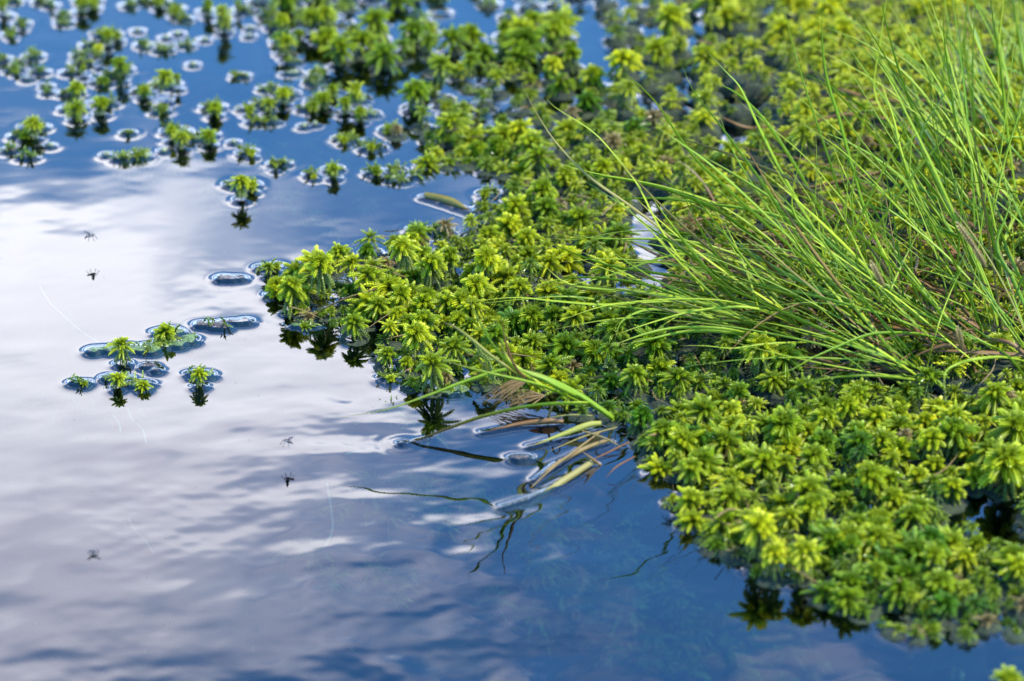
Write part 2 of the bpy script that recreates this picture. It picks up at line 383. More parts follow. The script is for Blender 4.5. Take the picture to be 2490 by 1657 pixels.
# prominent plants traced on the photograph: px, py of the head, width in photo pixels, height above water (mm), tone, label
Z5 = lambda x, y: (x / 3.92 + 650, y / 3.92 + 560)
PROM = [(*Z5(500, 290), 88, 26, .68, 'tall full moss plant standing at the water on the pool-side tip of the carpet'),
        (*Z5(230, 520), 86, 15, .60, 'bushy moss plant at the very point of the carpet with its mirror image below'),
        (*Z5(680, 190), 62, 20, .62, 'small bright moss plant just behind the tallest plant on the carpet point'),
        (*Z5(950, 170), 56, 8, .12, 'dark green low moss plant alone at the rear edge of the carpet point'),
        (*Z5(810, 290), 60, 17, .86, 'pale yellow-green moss plant beside the tallest plant on the carpet point'),
        (*Z5(960, 410), 84, 18, .62, 'bright moss plant with yellow arms behind the small dark plants of the carpet point'),
        (*Z5(1280, 140), 78, 27, .74, 'tall moss plant with wide yellow arms at the rear carpet edge near the point'),
        (*Z5(1560, 290), 76, 21, .66, 'moss plant leaning right with yellow tips near the rear edge of the carpet'),
        (*Z5(1740, 220), 70, 20, .46, 'green moss plant right of the leaning plant near the rear edge of the carpet'),
        (*Z5(2080, 240), 94, 24, .78, 'large star-shaped moss plant with long lemon tips near the rear carpet edge'),
        (*Z5(1270, 590), 82, 15, .66, 'broad moss plant in the middle of the carpet point'),
        (*Z5(1060, 690), 72, 13, .60, 'mid-sized moss plant left of the middle of the carpet point'),
        (*Z5(1490, 670), 78, 13, .60, 'spreading moss plant right of the middle of the carpet point'),
        (*Z5(1720, 660), 72, 13, .62, 'moss plant among bright heads behind the broken brown stalk'),
        (*Z5(1980, 510), 92, 19, .72, 'large bright moss plant above the thin leaning grass blade'),
        (*Z5(1950, 700), 78, 15, .76, 'yellowish moss plant crossed by the thin leaning grass blade'),
        (*Z5(820, 860), 72, 11, .44, 'round moss plant at the pool edge with a dark reflection under it'),
        (*Z5(1170, 900), 44, 11, 1.0, 'small golden yellow moss star at the front of the carpet point'),
        (*Z5(1410, 960), 86, 19, .76, 'tall moss plant with long drooping yellow arms at the front carpet edge'),
        (*Z5(1490, 830), 78, 13, .48, 'flat green moss plant behind the tall one with drooping yellow arms'),
        (*Z5(1240, 780), 60, 10, .62, 'small bright moss plant behind the golden moss star'),
        (*Z5(1150, 1160), 56, 9, .46, 'small moss plant low at the front pool edge beside brown debris'),
        (*Z5(1330, 1240), 50, 7, .52, 'low moss plant between the front edge and the green star by the grass blade'),
        (*Z5(1570, 1250), 88, 17, .50, 'green star moss plant at the front edge just above the long grass blade'),
        (*Z5(1780, 1090), 78, 13, .40, 'deep green moss plant below the broken brown stalk'),
        (*Z5(1820, 830), 70, 11, .62, 'moss plant just above the start of the brown stalk'),
        (*Z5(1930, 880), 64, 10, .30, 'dark moss plant right above the curve of the brown stalk'),
        (*Z5(1180, 480), 52, 9, .10, 'small very dark moss plant inside the carpet point'),
        (*Z5(790, 550), 50, 9, .12, 'small dark moss plant near the point beside a yellow-armed one'),
        (*Z5(1400, 420), 60, 9, .14, 'dark moss plant between two tall yellow-armed plants'),
        (1545, 905, 74, 14, .42, 'moss star with yellow tips just above the dark gap behind the fallen sprig'),
        (1400, 760, 76, 15, .62, 'star moss plant with hanging yellow fingers beside the arching sedge tips'),
        (1850, 790 + 45, 100, 24, .70, 'large drooping moss plant standing at the foot of the sedge'),
        (2320, 1010, 92, 20, .74, 'big lemon moss plant to the right below the sedge'),
        (2420, 950, 90, 22, .62, 'tall layered moss plant at the right edge below the sedge'),
        (1845, 1272, 104, 24, .92, 'tall yellow moss plant rising near the lower pool edge'),
        (1880, 1340, 80, 16, .90, 'yellow moss plant close in front of the tall yellow one'),
        (1955, 1335, 92, 18, .82, 'round bright moss plant beside the two yellow ones at the lower pool edge'),
        (1480, 640, 80, 20, .92, 'bright yellow moss plant by the bright water gap under the sedge tips'),
        (2060, 1010 - 30, 84, 18, .66, 'star moss plant before the dark hollow'),
        (1345, 150, 62, 14, .98, 'blurred yellow-topped moss plant in the distant loose moss'),
        (1515, 140, 84, 20, .95, 'large golden moss plant beside the distant open water'),
        (1075, 150, 62, 24, .42, 'tall moss plant with a brown reflection in the distant scattered moss'),
        (1145, 140, 52, 20, .30, 'dark moss plant with a reflection right of the tall one in the scattered moss'),
        (2455, 1648, 84, 12, .62, 'blurred lone moss plant cut by the bottom right corner of the picture'),
        (1290, 40, 64, 14, .4, 'blurred green moss plant at the top of the picture above the loose moss')]
plants = []     # dict
def spaced(p, lst, d):
    for q in lst:
        if (p[0] - q['p'][0]) ** 2 + (p[1] - q['p'][1]) ** 2 < (d * (q['s'] + .0001)) ** 2: return False
    return True
for px, py, w, h, tone, lab in PROM:
    h *= .8; w *= .96; z = h * 0.001; p = at(px, py + 3, z); D = FPX / (p[1] * math.cos(PITCH) + (CAM_H - z) * math.sin(PITCH))
    plants.append(dict(p=p, s=w / D / 0.0150, tone=tone, lab=lab, key=0, h=z))
cell = {}
def cadd(x, y, i): cell.setdefault((int(x // .012), int(y // .012)), []).append((x, y, i))
def cnear(x, y, d):
    cx, cy = int(x // .012), int(y // .012); k = int(d // .012) + 1
    for a in range(cx - k, cx + k + 1):
        for b in range(cy - k, cy + k + 1):
            for q in cell.get((a, b), ()):
                if (q[0] - x) ** 2 + (q[1] - y) ** 2 < d * d: return True
    return False
for q in plants: cadd(q['p'][0], q['p'][1], 0)
cand = np.stack([rng.uniform(-.34, .40, 40000), rng.uniform(1.12, 2.25, 40000)], 1)
z0 = np.zeros(len(cand))
cpx, cpy = proj(np.stack([cand[:, 0], cand[:, 1], z0], 1))
din = inpoly(cpx, cpy, DENSE); lin = inpoly(cpx, cpy, LOOSE) | inpoly(cpx, cpy, LOOSE2)
gap = np.zeros(len(cand), bool)
for gp in GAPS: gap |= inpoly(cpx, cpy, gp)
gap |= (cpy < 360) & (cpx > 1120) & (cpx < 2000) & (np.sin(cand[:, 0] * 205 + 2 * np.sin(cand[:, 1] * 61)) * np.sin(cand[:, 1] * 92 + 1.7 * np.sin(cand[:, 0] * 83)) > .50)
for i in range(len(cand)):
    if gap[i] or not (din[i] or lin[i]): continue
    x, y = cand[i]; far = cpy[i] < 330
    d = 0.0079 if din[i] else 0.0150
    d *= rng.uniform(.72, 1.35)
    if din[i] and far and cpx[i] < 1900: d *= 1.5
    if cnear(x, y, d): continue
    s = float(np.clip(rng.normal(.73 if din[i] else .86, .19), .42, 1.25)); z = rng.uniform(.0025, .0085)
    if cpx[i] > 1500 and 1050 < cpy[i] < 1450: z += .002; s *= 1.12
    if rng.random() < .14: z += .005; s *= 1.15
    if not din[i]: z = rng.uniform(.003, .012)
    if din[i] and not inpoly(np.array([cpx[i] - 26, cpx[i]]), np.array([cpy[i] + 16, cpy[i] + 30]), DENSE).all(): z *= .45; s *= .85
    z += float(hum(x, y))
    cadd(x, y, 1)
    tone = float(np.clip(tone_at(cpx[i], cpy[i]) + rng.normal(0, .19), 0, 1))
    plants.append(dict(p=np.array([x, y, z]), s=s, tone=tone, lab=None, key=1, h=z))
for q in plants:
    x, y, z = q['p']
    DISC.append((x, y, .0046 * q['s'] + .0002))
# which show largest: in the frame, not behind the sedge
GRASSP = [(1500, 560), (1420, 200), (2600, -50), (2600, 900), (2250, 960), (1900, 850), (1650, 780)]
for q in plants:
    px, py = proj(q['p']); q['px'], q['py'] = float(px), float(py)
    inside = -20 < px < W + 20 and -20 < py < Hh + 20
    sc = q['s'] * ppm(min(max(py, 0), Hh)) * (1 if inside else 0)
    if inpoly(px, py, GRASSP): sc *= .6
    q['score'] = sc * (50 if q['key'] == 0 else 1) * (1.0 + 8 * (q['h'] - .004))
plants.sort(key=lambda q: -q['score'])

ZONES = [('on the point of the carpet', 0, 1010, 560, 960), ('behind the point near open water', 1010, 1250, 500, 660), ('left of the brown stalk', 1010, 1250, 660, 960),
         ('beneath the thin leaning grass blade', 1250, 1420, 640, 800), ('above the fallen sprig', 1250, 1420, 800, 960), ('along the edge by the sprig', 1250, 1500, 960, 1080),
         ('right of the fallen sprig', 1420, 1600, 820, 1080), ('left below the sedge foot', 1600, 1800, 820, 1010), ('before the hollow under the sedge', 1800, 2080, 880, 1050),
         ('right below the sedge foot', 2080, 2300, 900, 1060), ('at the right edge below sedge', 2300, 2600, 880, 1080), ('beside the floating dead leaves', 1500, 1640, 1010, 1300),
         ('at the upper left of front lobe', 1640, 1800, 1010, 1180), ('in the middle of front lobe', 1800, 2000, 1050, 1200), ('in the right of front lobe', 2000, 2220, 1060, 1200),
         ('beyond the small water gap', 2220, 2600, 1080, 1240), ('left of the two yellow plants', 1560, 1800, 1180, 1420), ('around the yellow plants', 1800, 2000, 1200, 1330),
         ('right of the two yellow plants', 2000, 2180, 1200, 1340), ('left of the small water gap', 2180, 2340, 1200, 1400), ('before the small water gap', 2340, 2600, 1240, 1480),
         ('under the two yellow plants', 1800, 2020, 1330, 1480), ('on the lowest front edge', 2020, 2180, 1340, 1600), ('at the bottom right corner', 2180, 2600, 1400, 1657)]
def zone(px, py):
    for n, x0, x1, y0, y1 in ZONES:
        if x0 <= px < x1 and y0 <= py < y1: return n
    if py < 200: return 'in far moss above loose plants' if px < 1250 else 'in far moss by open water' if px < 1700 else 'in far moss behind the sedge'
    if px < 1300: return 'in loose moss behind the carpet'
    return 'near the sedge tips'
def descr(q):
    t = q['tone']; s = q['s']; h = q['h']
    c = 'dark green' if t < .25 else 'deep green' if t < .4 else 'mid green' if t < .52 else 'fresh green' if t < .64 else 'lime green' if t < .78 else 'yellow-green' if t < .9 else 'golden yellow'
    z = 'small' if s < .72 else 'mid-sized' if s < .95 else 'large' if s < 1.1 else 'very large'
    k = 'low' if h < .007 else 'raised' if h < .012 else 'tall'
    return f"{z} {k} {c} moss head {zone(q['px'], q['py'])}"
def rosette(q, i, parent=None, name='sphagnum_plant', lab=None, group=None):
    e = empty(name, q['p'], lab, 'moss' if lab else None, group, rng.uniform(0, 6.28), q['s'], (rng.normal(0, .13), rng.normal(0, .13)))
    if parent is not None: e.parent = parent; e.location = tuple(np.array(q['p']) - np.array(parent.location))
    for n, me in zip(('crown_bud', 'branch_whorl', 'branch_skirt'), VAR[i % 14]):
        o = obj(n, me, e); o.color = (q['tone'], rng.random(), 0, 1)
    return e
NIND = 300
ORD = ['first', 'second', 'third', 'fourth', 'fifth', 'sixth', 'seventh', 'eighth', 'ninth', 'tenth', 'eleventh', 'twelfth']
byd = {}
for q in plants[:NIND]:
    if not q['lab']: byd.setdefault(descr(q), []).append(q)
for lb, qs in byd.items():
    qs.sort(key=lambda q: q['px'])
    for k, q in enumerate(qs):
        q['lab'] = lb if len(qs) == 1 else lb + (', left one' if k == 0 else ', right one') if len(qs) == 2 else lb + ', ' + ORD[min(k, 11)] + ' from left'
for i, q in enumerate(plants[:NIND]):
    rosette(q, i, None, 'sphagnum_plant', q['lab'] or descr(q), 'sphagnum moss plants of the carpet')
g = Geo()
for i, q in enumerate(plants[NIND:]):
    far = q['py'] < 60 or q['py'] > 1600 or q['px'] > 2520
    put(g, (LOD2[i % 4] if far else LOD1[i % 6]), q['p'], q['s'], rng.uniform(0, 6.28), q['tone'] if rng.random() > .05 else 1.5, rng.normal(0, .22))
# small sunken side shoots that fill the carpet between the heads
m = (din & ~gap)
fx = cand[m]; fpx, fpy = cpx[m], cpy[m]; cnt = 0
for i in range(len(fx)):
    if cnt > 4200: break
    if not (-60 < fpx[i] < 2560 and -60 < fpy[i] < 1700) or rng.random() < .45: continue
    if rng.random() < (.25 if fpy[i] > 330 else .65): continue
    x, y = fx[i] + rng.normal(0, .002, 2)
    put(g, LOD2[i % 4], (x, y, rng.uniform(.0005, .0045) + float(hum(x, y))), rng.uniform(.38, .66), rng.uniform(0, 6.28), float(np.clip(tone_at(fpx[i], fpy[i]) * .6 - .02 + rng.normal(0, .10), 0, 1)) if rng.random() > .06 else 1.45, rng.normal(0, .3))
    cnt += 1
o = obj('moss_carpet', gmesh('moss_carpet', g, M_MOSSA)); tag(o, 'dense green and yellow sphagnum carpet filling the bank between the single heads', 'moss carpet', None, 'stuff')

# ------------------------------------------------------------------ numpy value noise for surfaces
def vnoise(x, y, sc, seed, octv=3):
    out = 0; amp = 1; tot_ = 0
    for k in range(octv):
        r = np.random.default_rng(seed + k); G = r.random((64, 64)) * 2 - 1
        u = (x * sc) % 64; v = (y * sc) % 64; iu = np.floor(u).astype(int) % 64; iv = np.floor(v).astype(int) % 64; fu = u - np.floor(u); fv = v - np.floor(v)
        fu = fu * fu * (3 - 2 * fu); fv = fv * fv * (3 - 2 * fv); ju = (iu + 1) % 64; jv = (iv + 1) % 64
        out = out + amp * ((G[iu, iv] * (1 - fu) + G[ju, iv] * fu) * (1 - fv) + (G[iu, jv] * (1 - fu) + G[ju, jv] * fu) * fv)
        tot_ += amp; amp *= .5; sc *= 2.03
    return out / tot_
HM, LAM = 0.0011, 0.0012
def field(X, Y, discs, segs=(), reach=.016, p=3.0, x0=None, y0=None, step=None):
    """sum of meniscus bumps round every disc on a regular grid"""
    S = np.zeros(X.shape)
    def win(xa, xb, ya, yb):
        i0 = max(0, int((xa - x0) / step)); i1 = min(X.shape[1], int((xb - x0) / step) + 2)
        j0 = max(0, int((ya - y0) / step)); j1 = min(X.shape[0], int((yb - y0) / step) + 2)
        return slice(j0, j1), slice(i0, i1)
    for d in discs:
        x, y, r = d[:3]; hf = d[3] if len(d) > 3 else 1.0
        w = win(x - r - reach, x + r + reach, y - r - reach, y + r + reach)
        if S[w].size == 0: continue
        dd = np.hypot(X[w] - x, Y[w] - y) - r
        S[w] += (hf * np.exp(-np.maximum(dd, 0) / LAM)) ** p
    for xa, ya, xb, yb, r, hf in segs:
        w = win(min(xa, xb) - r - reach, max(xa, xb) + r + reach, min(ya, yb) - r - reach, max(ya, yb) + r + reach)
        if S[w].size == 0: continue
        ux, uy = xb - xa, yb - ya; L2 = ux * ux + uy * uy + 1e-12
        tt = np.clip(((X[w] - xa) * ux + (Y[w] - ya) * uy) / L2, 0, 1)
        dd = np.hypot(X[w] - xa - tt * ux, Y[w] - ya - tt * uy) - r
        S[w] += (abs(hf) * .6 * np.exp(-np.maximum(dd, 0) / LAM)) ** p
    return S
def cover(X, Y, discs):
    D = np.full(X.shape, 1.0)
    for x, y, r in discs: D = np.minimum(D, np.hypot(X - x, Y - y) - r)
    return D

# ------------------------------------------------------------------ floating patches
ZA = lambda x, y: (x / 2.835, y / 2.835)
ZB = lambda x, y: (x / 2.835 + 830, y / 2.835)
ZD = lambda x, y: (x / 2.835, y / 2.835 + 553)
def sprout_mesh(discs, seed, dens, tone):
    r = np.random.default_rng(seed); g = Geo()
    for x, y, rr in discs:
        for k in range(int(dens * rr * 1000)):
            a = r.uniform(0, 6.28); q = rr * math.sqrt(r.random()) * .95; inc = rad(r.uniform(20, 95)); b = r.uniform(0, 6.28)
            d = [math.cos(b) * math.sin(inc), math.sin(b) * math.sin(inc), math.cos(inc)]
            br = Geo(); branch(br, [x + q * math.cos(a), y + q * math.sin(a), .0016], d, r.uniform(.002, .0050), .0007, .6, 3, 3, .1, .8, r.uniform(0, .7), 3, r)
            v, f, at_ = br.arrays(); g.add(v, f, tone=np.clip(tone + r.normal(0, .12), 0, 1), **at_)
    return g
def patch(label, ells, ros=(), tone=.4, mat=None, dens=4.5, name='floating_moss_patch', cat='moss patch', hscale=1.0):
    """ells: photo-pixel ellipses (cx,cy,rx,ry) of the mat; ros: plants on it (px,py,width px,height mm,tone)"""
    seed = int(abs(ells[0][0] * 7 + ells[0][1] * 13)); r = np.random.default_rng(seed)
    discs = []
    for cx, cy, rx, ry in ells:
        D = ppm(cy); c = at(cx, cy); ks = 1.0 if cy > 560 else .86; a = rx / D * ks; b = max(ry / D / .48 * .84 * ks, .0015)
        b = min(b, a * 1.0) if ry / max(rx, 1) < .5 else b
        rr = max(min(a, b) * .62, .0014); n = max(3, int(2.2 * a * b / rr / rr) + 2)
        for k in range(n):
            t = r.uniform(0, 6.28); u = math.sqrt(r.random())
            discs.append((c[0] + (a - rr * .8) * u * math.cos(t), c[1] + (b - rr * .8) * u * math.sin(t), rr * r.uniform(.6, 1.05)))
    cen = np.mean([d[:2] for d in discs], 0)
    root = empty(name, (cen[0], cen[1], 0), label, cat, 'floating patches on the pool' if cat == 'moss patch' else None)
    xs = [d[0] for d in discs]; ys = [d[1] for d in discs]; R = max(d[2] for d in discs) + .002; st = .0009
    gx = np.arange(min(xs) - R, max(xs) + R, st); gy = np.arange(min(ys) - R, max(ys) + R, st)
    X, Y = np.meshgrid(gx, gy); D = cover(X, Y, discs)
    Z = HM * 1.0 + np.clip(-D, -.0012, .004) * .55 * hscale + vnoise(X, Y, 330, seed, 3) * .0010
    Z = np.where(D > 0, HM * .7 - D * 2.0, Z)
    ny, nx = X.shape; I = np.arange(nx * ny).reshape(ny, nx)
    keep = (np.minimum(np.minimum(D[:-1, :-1], D[1:, :-1]), np.minimum(D[:-1, 1:], D[1:, 1:])) < .0011)
    f = np.stack([I[:-1, :-1], I[:-1, 1:], I[1:, 1:], I[1:, :-1]], -1)[keep]
    V = np.stack([X - cen[0], Y - cen[1], Z], -1).reshape(-1, 3)
    used = np.unique(f); mp = np.zeros(len(V), int); mp[used] = np.arange(len(used))
    me = mesh_from('moss_mat', V[used], mp[f], None, mat or M_MAT, True)
    obj('mat' if cat == 'moss patch' else 'crust', me, root)
    if ells[0][1] > 560: dens *= .35
    elif mat is None: dens *= .65
    if dens:
        g = sprout_mesh([(d[0] - cen[0], d[1] - cen[1], d[2]) for d in discs], seed, dens / max(1, len(discs) ** .25), tone)
        if g.n: obj('side_shoots' if cat == 'moss patch' else 'fragments', gmesh('shoots', g, M_MOSSA if cat == 'moss patch' else M_BROWN), root)
    for k, (px, py, w, h, tn) in enumerate(ros):
        w *= .9; h *= .8; py += 2
        z = h * .001; p = at(px, py, z); Dp = FPX / (p[1] * math.cos(PITCH) + (CAM_H - z) * math.sin(PITCH))
        s = w / Dp / .015
        rosette(dict(p=p, s=s, tone=tn), seed + k, root, 'moss_head')
        DISC.append((p[0], p[1], .0045 * s))
    for d in discs: DISC.append(d)
def E(z, x, y, rx, ry): a = z(x, y); return (a[0], a[1], rx / 2.835, ry / 2.835)
def Rr(z, x, y, w, h, t): a = z(x, y); return (a[0], a[1], w / 2.835, h, t)
A, B, D4 = ZA, ZB, ZD
P = patch
# in the white reflection (sharp)
P('long floating raft with a bushy green plant and a pale clump in the white reflection', [E(D4,700,860,140,28), E(D4,860,850,110,42), E(D4,1030,850,120,45), E(D4,1200,810,150,45), E(D4,1320,790,80,42)],
  [Rr(D4,840,800,180,12,.66)], .35, M_MAT, 4)
P('pale translucent moss clump lying on the long raft', [E(D4,1100,822,105,30), E(D4,1190,790,70,22)], [], .75, M_PALE, 6)
P('green leafy clump with black wet edge just behind the long raft', [E(D4,1150,735,130,38)], [Rr(D4,1145,705,170,6,.55), Rr(D4,1100,730,110,4,.5)], .5)
P('thin crust of dark debris trailing right behind the long raft', [E(D4,1430,680,110,26), E(D4,1500,695,90,26), E(D4,1620,665,120,18), E(D4,1700,655,60,13)], [], .3, M_BROWN, 5)
P('small lone islet with one bright rosette and its reflection in the white water', [E(D4,1360,1025,105,34)], [Rr(D4,1372,1000,135,8,.78)], .45)
P('double floating islet in the white water with two yellowish rosettes', [E(D4,820,1050,120,34), E(D4,960,1090,130,30)], [Rr(D4,812,1030,120,7,.80), Rr(D4,985,1082,130,3,.70)], .5)
P('leftmost low dark green islet in the white water', [E(D4,555,1080,75,20)], [Rr(D4,580,1070,70,2,.40)], .4)
P('tiny speckled debris islet above the double islet', [E(D4,1035,968,60,12), E(D4,1070,995,35,8)], [], .3, M_BROWN, 2)
P('dark wet crumpled scrap left of the small sprouting islet near the carpet point', [E(D4,1540,362,60,24), E(D4,1640,365,70,20)], [], .3, M_BROWN, 3)
P('small islet with a green sprout and long reflection left of the carpet point', [E(D4,1860,283,105,36)], [Rr(D4,1850,265,110,6,.45), Rr(D4,1905,258,80,4,.5)], .4)
P('low green mat floating just in front of the carpet point', [E(D4,2110,690,110,22)], [Rr(D4,2100,680,110,1.5,.38)], .4)
P('tiny leafy islet close to the front edge of the carpet above the long blade', [E(ZD,2330,1,1,1), (953,922,30,10)][1:], [(950,920,36,2,.62)], .5)
P('shallow wet mat half sunk beside the long grass blade', [(1100,955,48,14)], [(1095,950,40,1,.4)], .4)
# upper left, blurred
P('diamond shaped islet with a tall bright plant, lowest of the blue water islets', [E(A,1670,1282,135,42)], [Rr(A,1660,1235,150,13,.72), Rr(A,1730,1268,120,5,.6)], .5)
P('narrow low islet with one tiny sprout left above the carpet cove', [E(A,1925,1140,80,22)], [Rr(A,1900,1128,50,4,.5)], .45)
P('oval leafy islet with dark middle between two blue stretches', [E(A,1720,1062,100,30)], [Rr(A,1735,1048,90,3,.6)], .5)
P('peanut shaped brownish islet on the lavender water', [E(A,960,1085,80,34), E(A,840,1105,75,16)], [], .55, M_PALE, 5)
P('small dot-like islet inside a blue ring on the far left', [E(A,885,925,42,15)], [], .4)
P('wide heart-shaped islet with two leafy mounds', [E(A,1230,925,140,58), E(A,1430,945,110,38), E(A,1330,960,120,30)], [Rr(A,1180,885,110,8,.55), Rr(A,1250,935,130,8,.62), Rr(A,1440,925,130,7,.40)], .45)
P('long thin low islet below the leaning green ridge', [E(A,1750,845,90,14), E(A,1860,845,80,20)], [], .5)
P('slanting green ridge of moss in the blue water', [E(A,1720,760,80,28), E(A,1840,720,110,36), E(A,1970,655,90,36)], [Rr(A,1850,700,110,7,.58), Rr(A,1950,630,130,8,.62), Rr(A,1720,745,90,4,.45)], .5)
P('small islet behind the ridge with low leaves', [E(A,1845,620,70,18)], [], .45)
P('clump with a dark reflection stem left of the slanting ridge', [E(A,1480,750,90,32)], [Rr(A,1480,730,130,6,.5)], .4)
P('rounded low islet alone in mid blue water', [E(A,1110,772,78,26)], [], .45)
P('lens shaped islet alone right of the tall far plant', [E(A,1655,532,62,20)], [], .5)
P('low oval islet under the two far tall plants', [E(A,2015,442,62,18)], [], .5)
P('faint pale oval below the low oval islet', [E(A,2005,512,70,10)], [], .4, M_PALE, 0)
P('tall bright far plant on a ragged islet with a brown reflection', [E(A,1150,590,110,50), E(A,1000,635,90,36)], [Rr(A,1135,510,140,18,.60), Rr(A,990,610,110,6,.5), Rr(A,1220,520,80,9,.35)], .4)
P('low bright leafed mound with a pointed front at the left edge', [E(A,230,885,115,38), E(A,150,945,90,26)], [Rr(A,230,835,150,11,.62), Rr(A,170,930,120,3,.35)], .35)
P('dark speckled twiggy debris at the left frame edge', [E(A,70,1050,60,20), E(A,190,1095,80,22)], [], .2, M_BROWN, 4)
P('long islet with two green domes on the left', [E(A,520,760,110,38), E(A,720,720,110,30)], [Rr(A,525,735,160,8,.42), Rr(A,700,695,140,9,.45)], .35)
P('round full plant standing on the rear of the left islet chain', [E(A,520,640,70,30)], [Rr(A,530,590,140,12,.48)], .35)
P('long pale ridge sloping up to a large feathery plant', [E(A,690,580,80,30), E(A,790,530,80,34), E(A,860,490,50,28)], [Rr(A,820,420,140,13,.32), Rr(A,840,470,110,5,.3), Rr(A,720,550,110,3,.25)], .3, M_PALE)
P('brownish pink speckled clump left of the feathery plant', [E(A,560,440,70,26), E(A,500,510,80,20)], [Rr(A,570,450,60,8,.5)], .4, M_BROWN, 3)
P('thin yellow sprout left of the feathery plant', [E(A,680,385,40,16)], [Rr(A,680,320,80,14,.95)], .5)
P('small dark islet left of the yellow sprout', [E(A,620,320,50,16)], [], .35)
P('small mound below the small dark islet', [E(A,555,388,55,22)], [], .35)
P('leafy island with green dome and ringed tail in the upper left', [E(A,740,245,105,34)], [Rr(A,735,225,110,9,.5), Rr(A,810,230,80,5,.4)], .45)
P('string of flat mats in one long white ring', [E(A,990,325,55,30), E(A,1110,350,85,20)], [], .35, M_PALE, 4)
P('small flat mat at the end of the string', [E(A,1285,320,55,14)], [], .4, M_PALE, 3)
P('small oval islet near the left edge with green top', [E(A,230,398,68,24)], [], .5)
P('long low islet at the left edge with a dark stem', [E(A,110,490,80,18)], [Rr(A,110,480,60,3,.4)], .4)
P('brown crumbs in the left edge ring', [E(A,20,420,50,26), E(A,130,435,35,12)], [], .3, M_BROWN, 3)
P('speckled brown mat between two rings', [E(A,280,505,60,18)], [], .3, M_BROWN, 3)
P('tiny pale dash below the speckled mats', [E(A,190,553,38,9)], [], .3, M_PALE, 0)
P('small brownish twin mat left of the round full plant', [E(A,320,605,30,12), E(A,340,645,42,16), E(A,440,655,30,14)], [], .3, M_BROWN, 3)
P('dark plant islet highest near the left edge', [E(A,150,172,48,18)], [Rr(A,155,158,45,4,.35)], .4)
P('dark low islet in a white ring at the left edge', [E(A,72,240,60,22)], [Rr(A,75,228,60,3,.3)], .35)
P('pale double mat of shoots standing alone in the upper left', [E(A,430,120,50,20), E(A,440,168,60,14)], [], .3, M_PALE, 4)
P('broad blurred clump at the top edge left of centre', [E(A,590,10,110,32)], [Rr(A,560,-10,130,9,.42), Rr(A,640,0,110,6,.38)], .4)
P('brownish pair of mats at the top left', [E(A,290,18,50,22), E(A,345,46,42,14)], [], .3, M_BROWN, 4)
P('dark green clump cut by the top left corner', [E(A,20,15,60,30), E(A,95,12,50,20)], [Rr(A,10,10,90,9,.35)], .35)
P('ringed mat with green crown in the upper middle', [E(A,1200,72,65,24), E(A,1260,135,60,20)], [Rr(A,1205,65,90,4,.45)], .4, M_PALE)
P('pale spotted mats at the top edge', [E(A,900,45,55,20), E(A,980,10,60,14)], [], .35, M_PALE, 4)
P('brown and green plant at the top edge right of the spotted mats', [E(A,1090,15,60,20)], [Rr(A,1090,0,100,5,.45)], .4, M_BROWN, 2)
P('stacked pair of upright plants near the top edge', [E(A,1550,170,80,30), E(A,1430,85,45,18)], [Rr(A,1530,60,120,16,.60), Rr(A,1550,130,110,9,.62), Rr(A,1430,15,110,9,.35)], .4)
P('oval mat right of the stacked pair', [E(A,1670,75,60,18)], [Rr(A,1640,10,70,8,.35)], .45)
P('pair of tall plants one before the other beside the dark clump', [E(A,1890,190,70,36), E(A,1960,305,100,34)], [Rr(A,1945,120,140,17,.60), Rr(A,1975,270,140,12,.64), Rr(A,2060,215,90,7,.35)], .4)
P('pale mats behind the pair of tall plants', [E(A,1830,118,50,20), E(A,2010,35,70,20)], [], .3, M_PALE, 3)
P('large dark double clump with deep reflection', [E(A,2200,165,120,40), E(A,2210,260,60,24)], [Rr(A,2140,95,150,14,.45), Rr(A,2240,70,170,17,.60), Rr(A,2205,240,110,7,.4)], .35)
P('pale shoots tangled in white rings left of the slanting mat', [E(A,2190,520,60,40), E(A,2160,575,60,26)], [], .35, M_PALE, 5)
P('slanting mat with several green domes', [E(A,2110,760,60,22), E(A,2200,705,90,34), E(A,2290,640,80,36)], [Rr(A,2230,660,130,7,.5), Rr(A,2160,715,110,5,.42), Rr(A,2290,600,110,6,.38)], .4)
P('small yellow rimmed islet by the dark bush right of the narrow islet', [E(A,2160,1215,60,18)], [Rr(A,2165,1210,60,2,.85)], .5)
P('dark bushy plant on a ringed mat above the cove', [E(A,2290,1180,70,36)], [Rr(A,2300,1150,110,7,.42)], .4)
P('oval islet beside the plant with yellow shoots', [E(B,30,970,110,32)], [Rr(B,20,955,80,3,.55)], .5)
P('oval islet with a single spike near the carpet cove', [E(B,210,1030,98,36)], [Rr(B,205,1000,70,4,.6)], .5)
P('leafy islet with three small mats and a tan hump', [E(B,235,1195,70,34), E(B,380,1190,80,28), E(B,340,1240,50,14)], [Rr(B,240,1165,100,4,.42)], .45, M_PALE)
P('tiny ringed dot below the tan hump', [E(B,420,1256,34,10)], [], .4)
P('small ringed mat touching the carpet cove', [E(B,520,1222,50,14)], [], .4)
P('bushy ringed plant with a mirrored double, centre of the far blue water', [E(B,570,640,100,34)], [Rr(B,575,590,140,8,.50), Rr(B,640,630,80,3,.4)], .45)
P('oval mat with upright sprigs right of the far blue water', [E(B,725,742,105,38)], [Rr(B,710,725,70,5,.55), Rr(B,770,745,60,2,.3)], .5)
P('pair of bright stacked plants in the far blue water', [E(B,110,690,80,40), E(B,150,795,110,34)], [Rr(B,100,600,150,15,.66), Rr(B,20,690,120,9,.45), Rr(B,130,760,110,7,.42)], .45)
P('ringed mat of dark shoots left of the loose moss', [E(B,330,905,78,36)], [Rr(B,330,885,110,3,.4)], .4)
P('twin mats by the carpet cove, upper', [E(B,1000,1345,85,30)], [Rr(B,990,1325,100,4,.42)], .4)
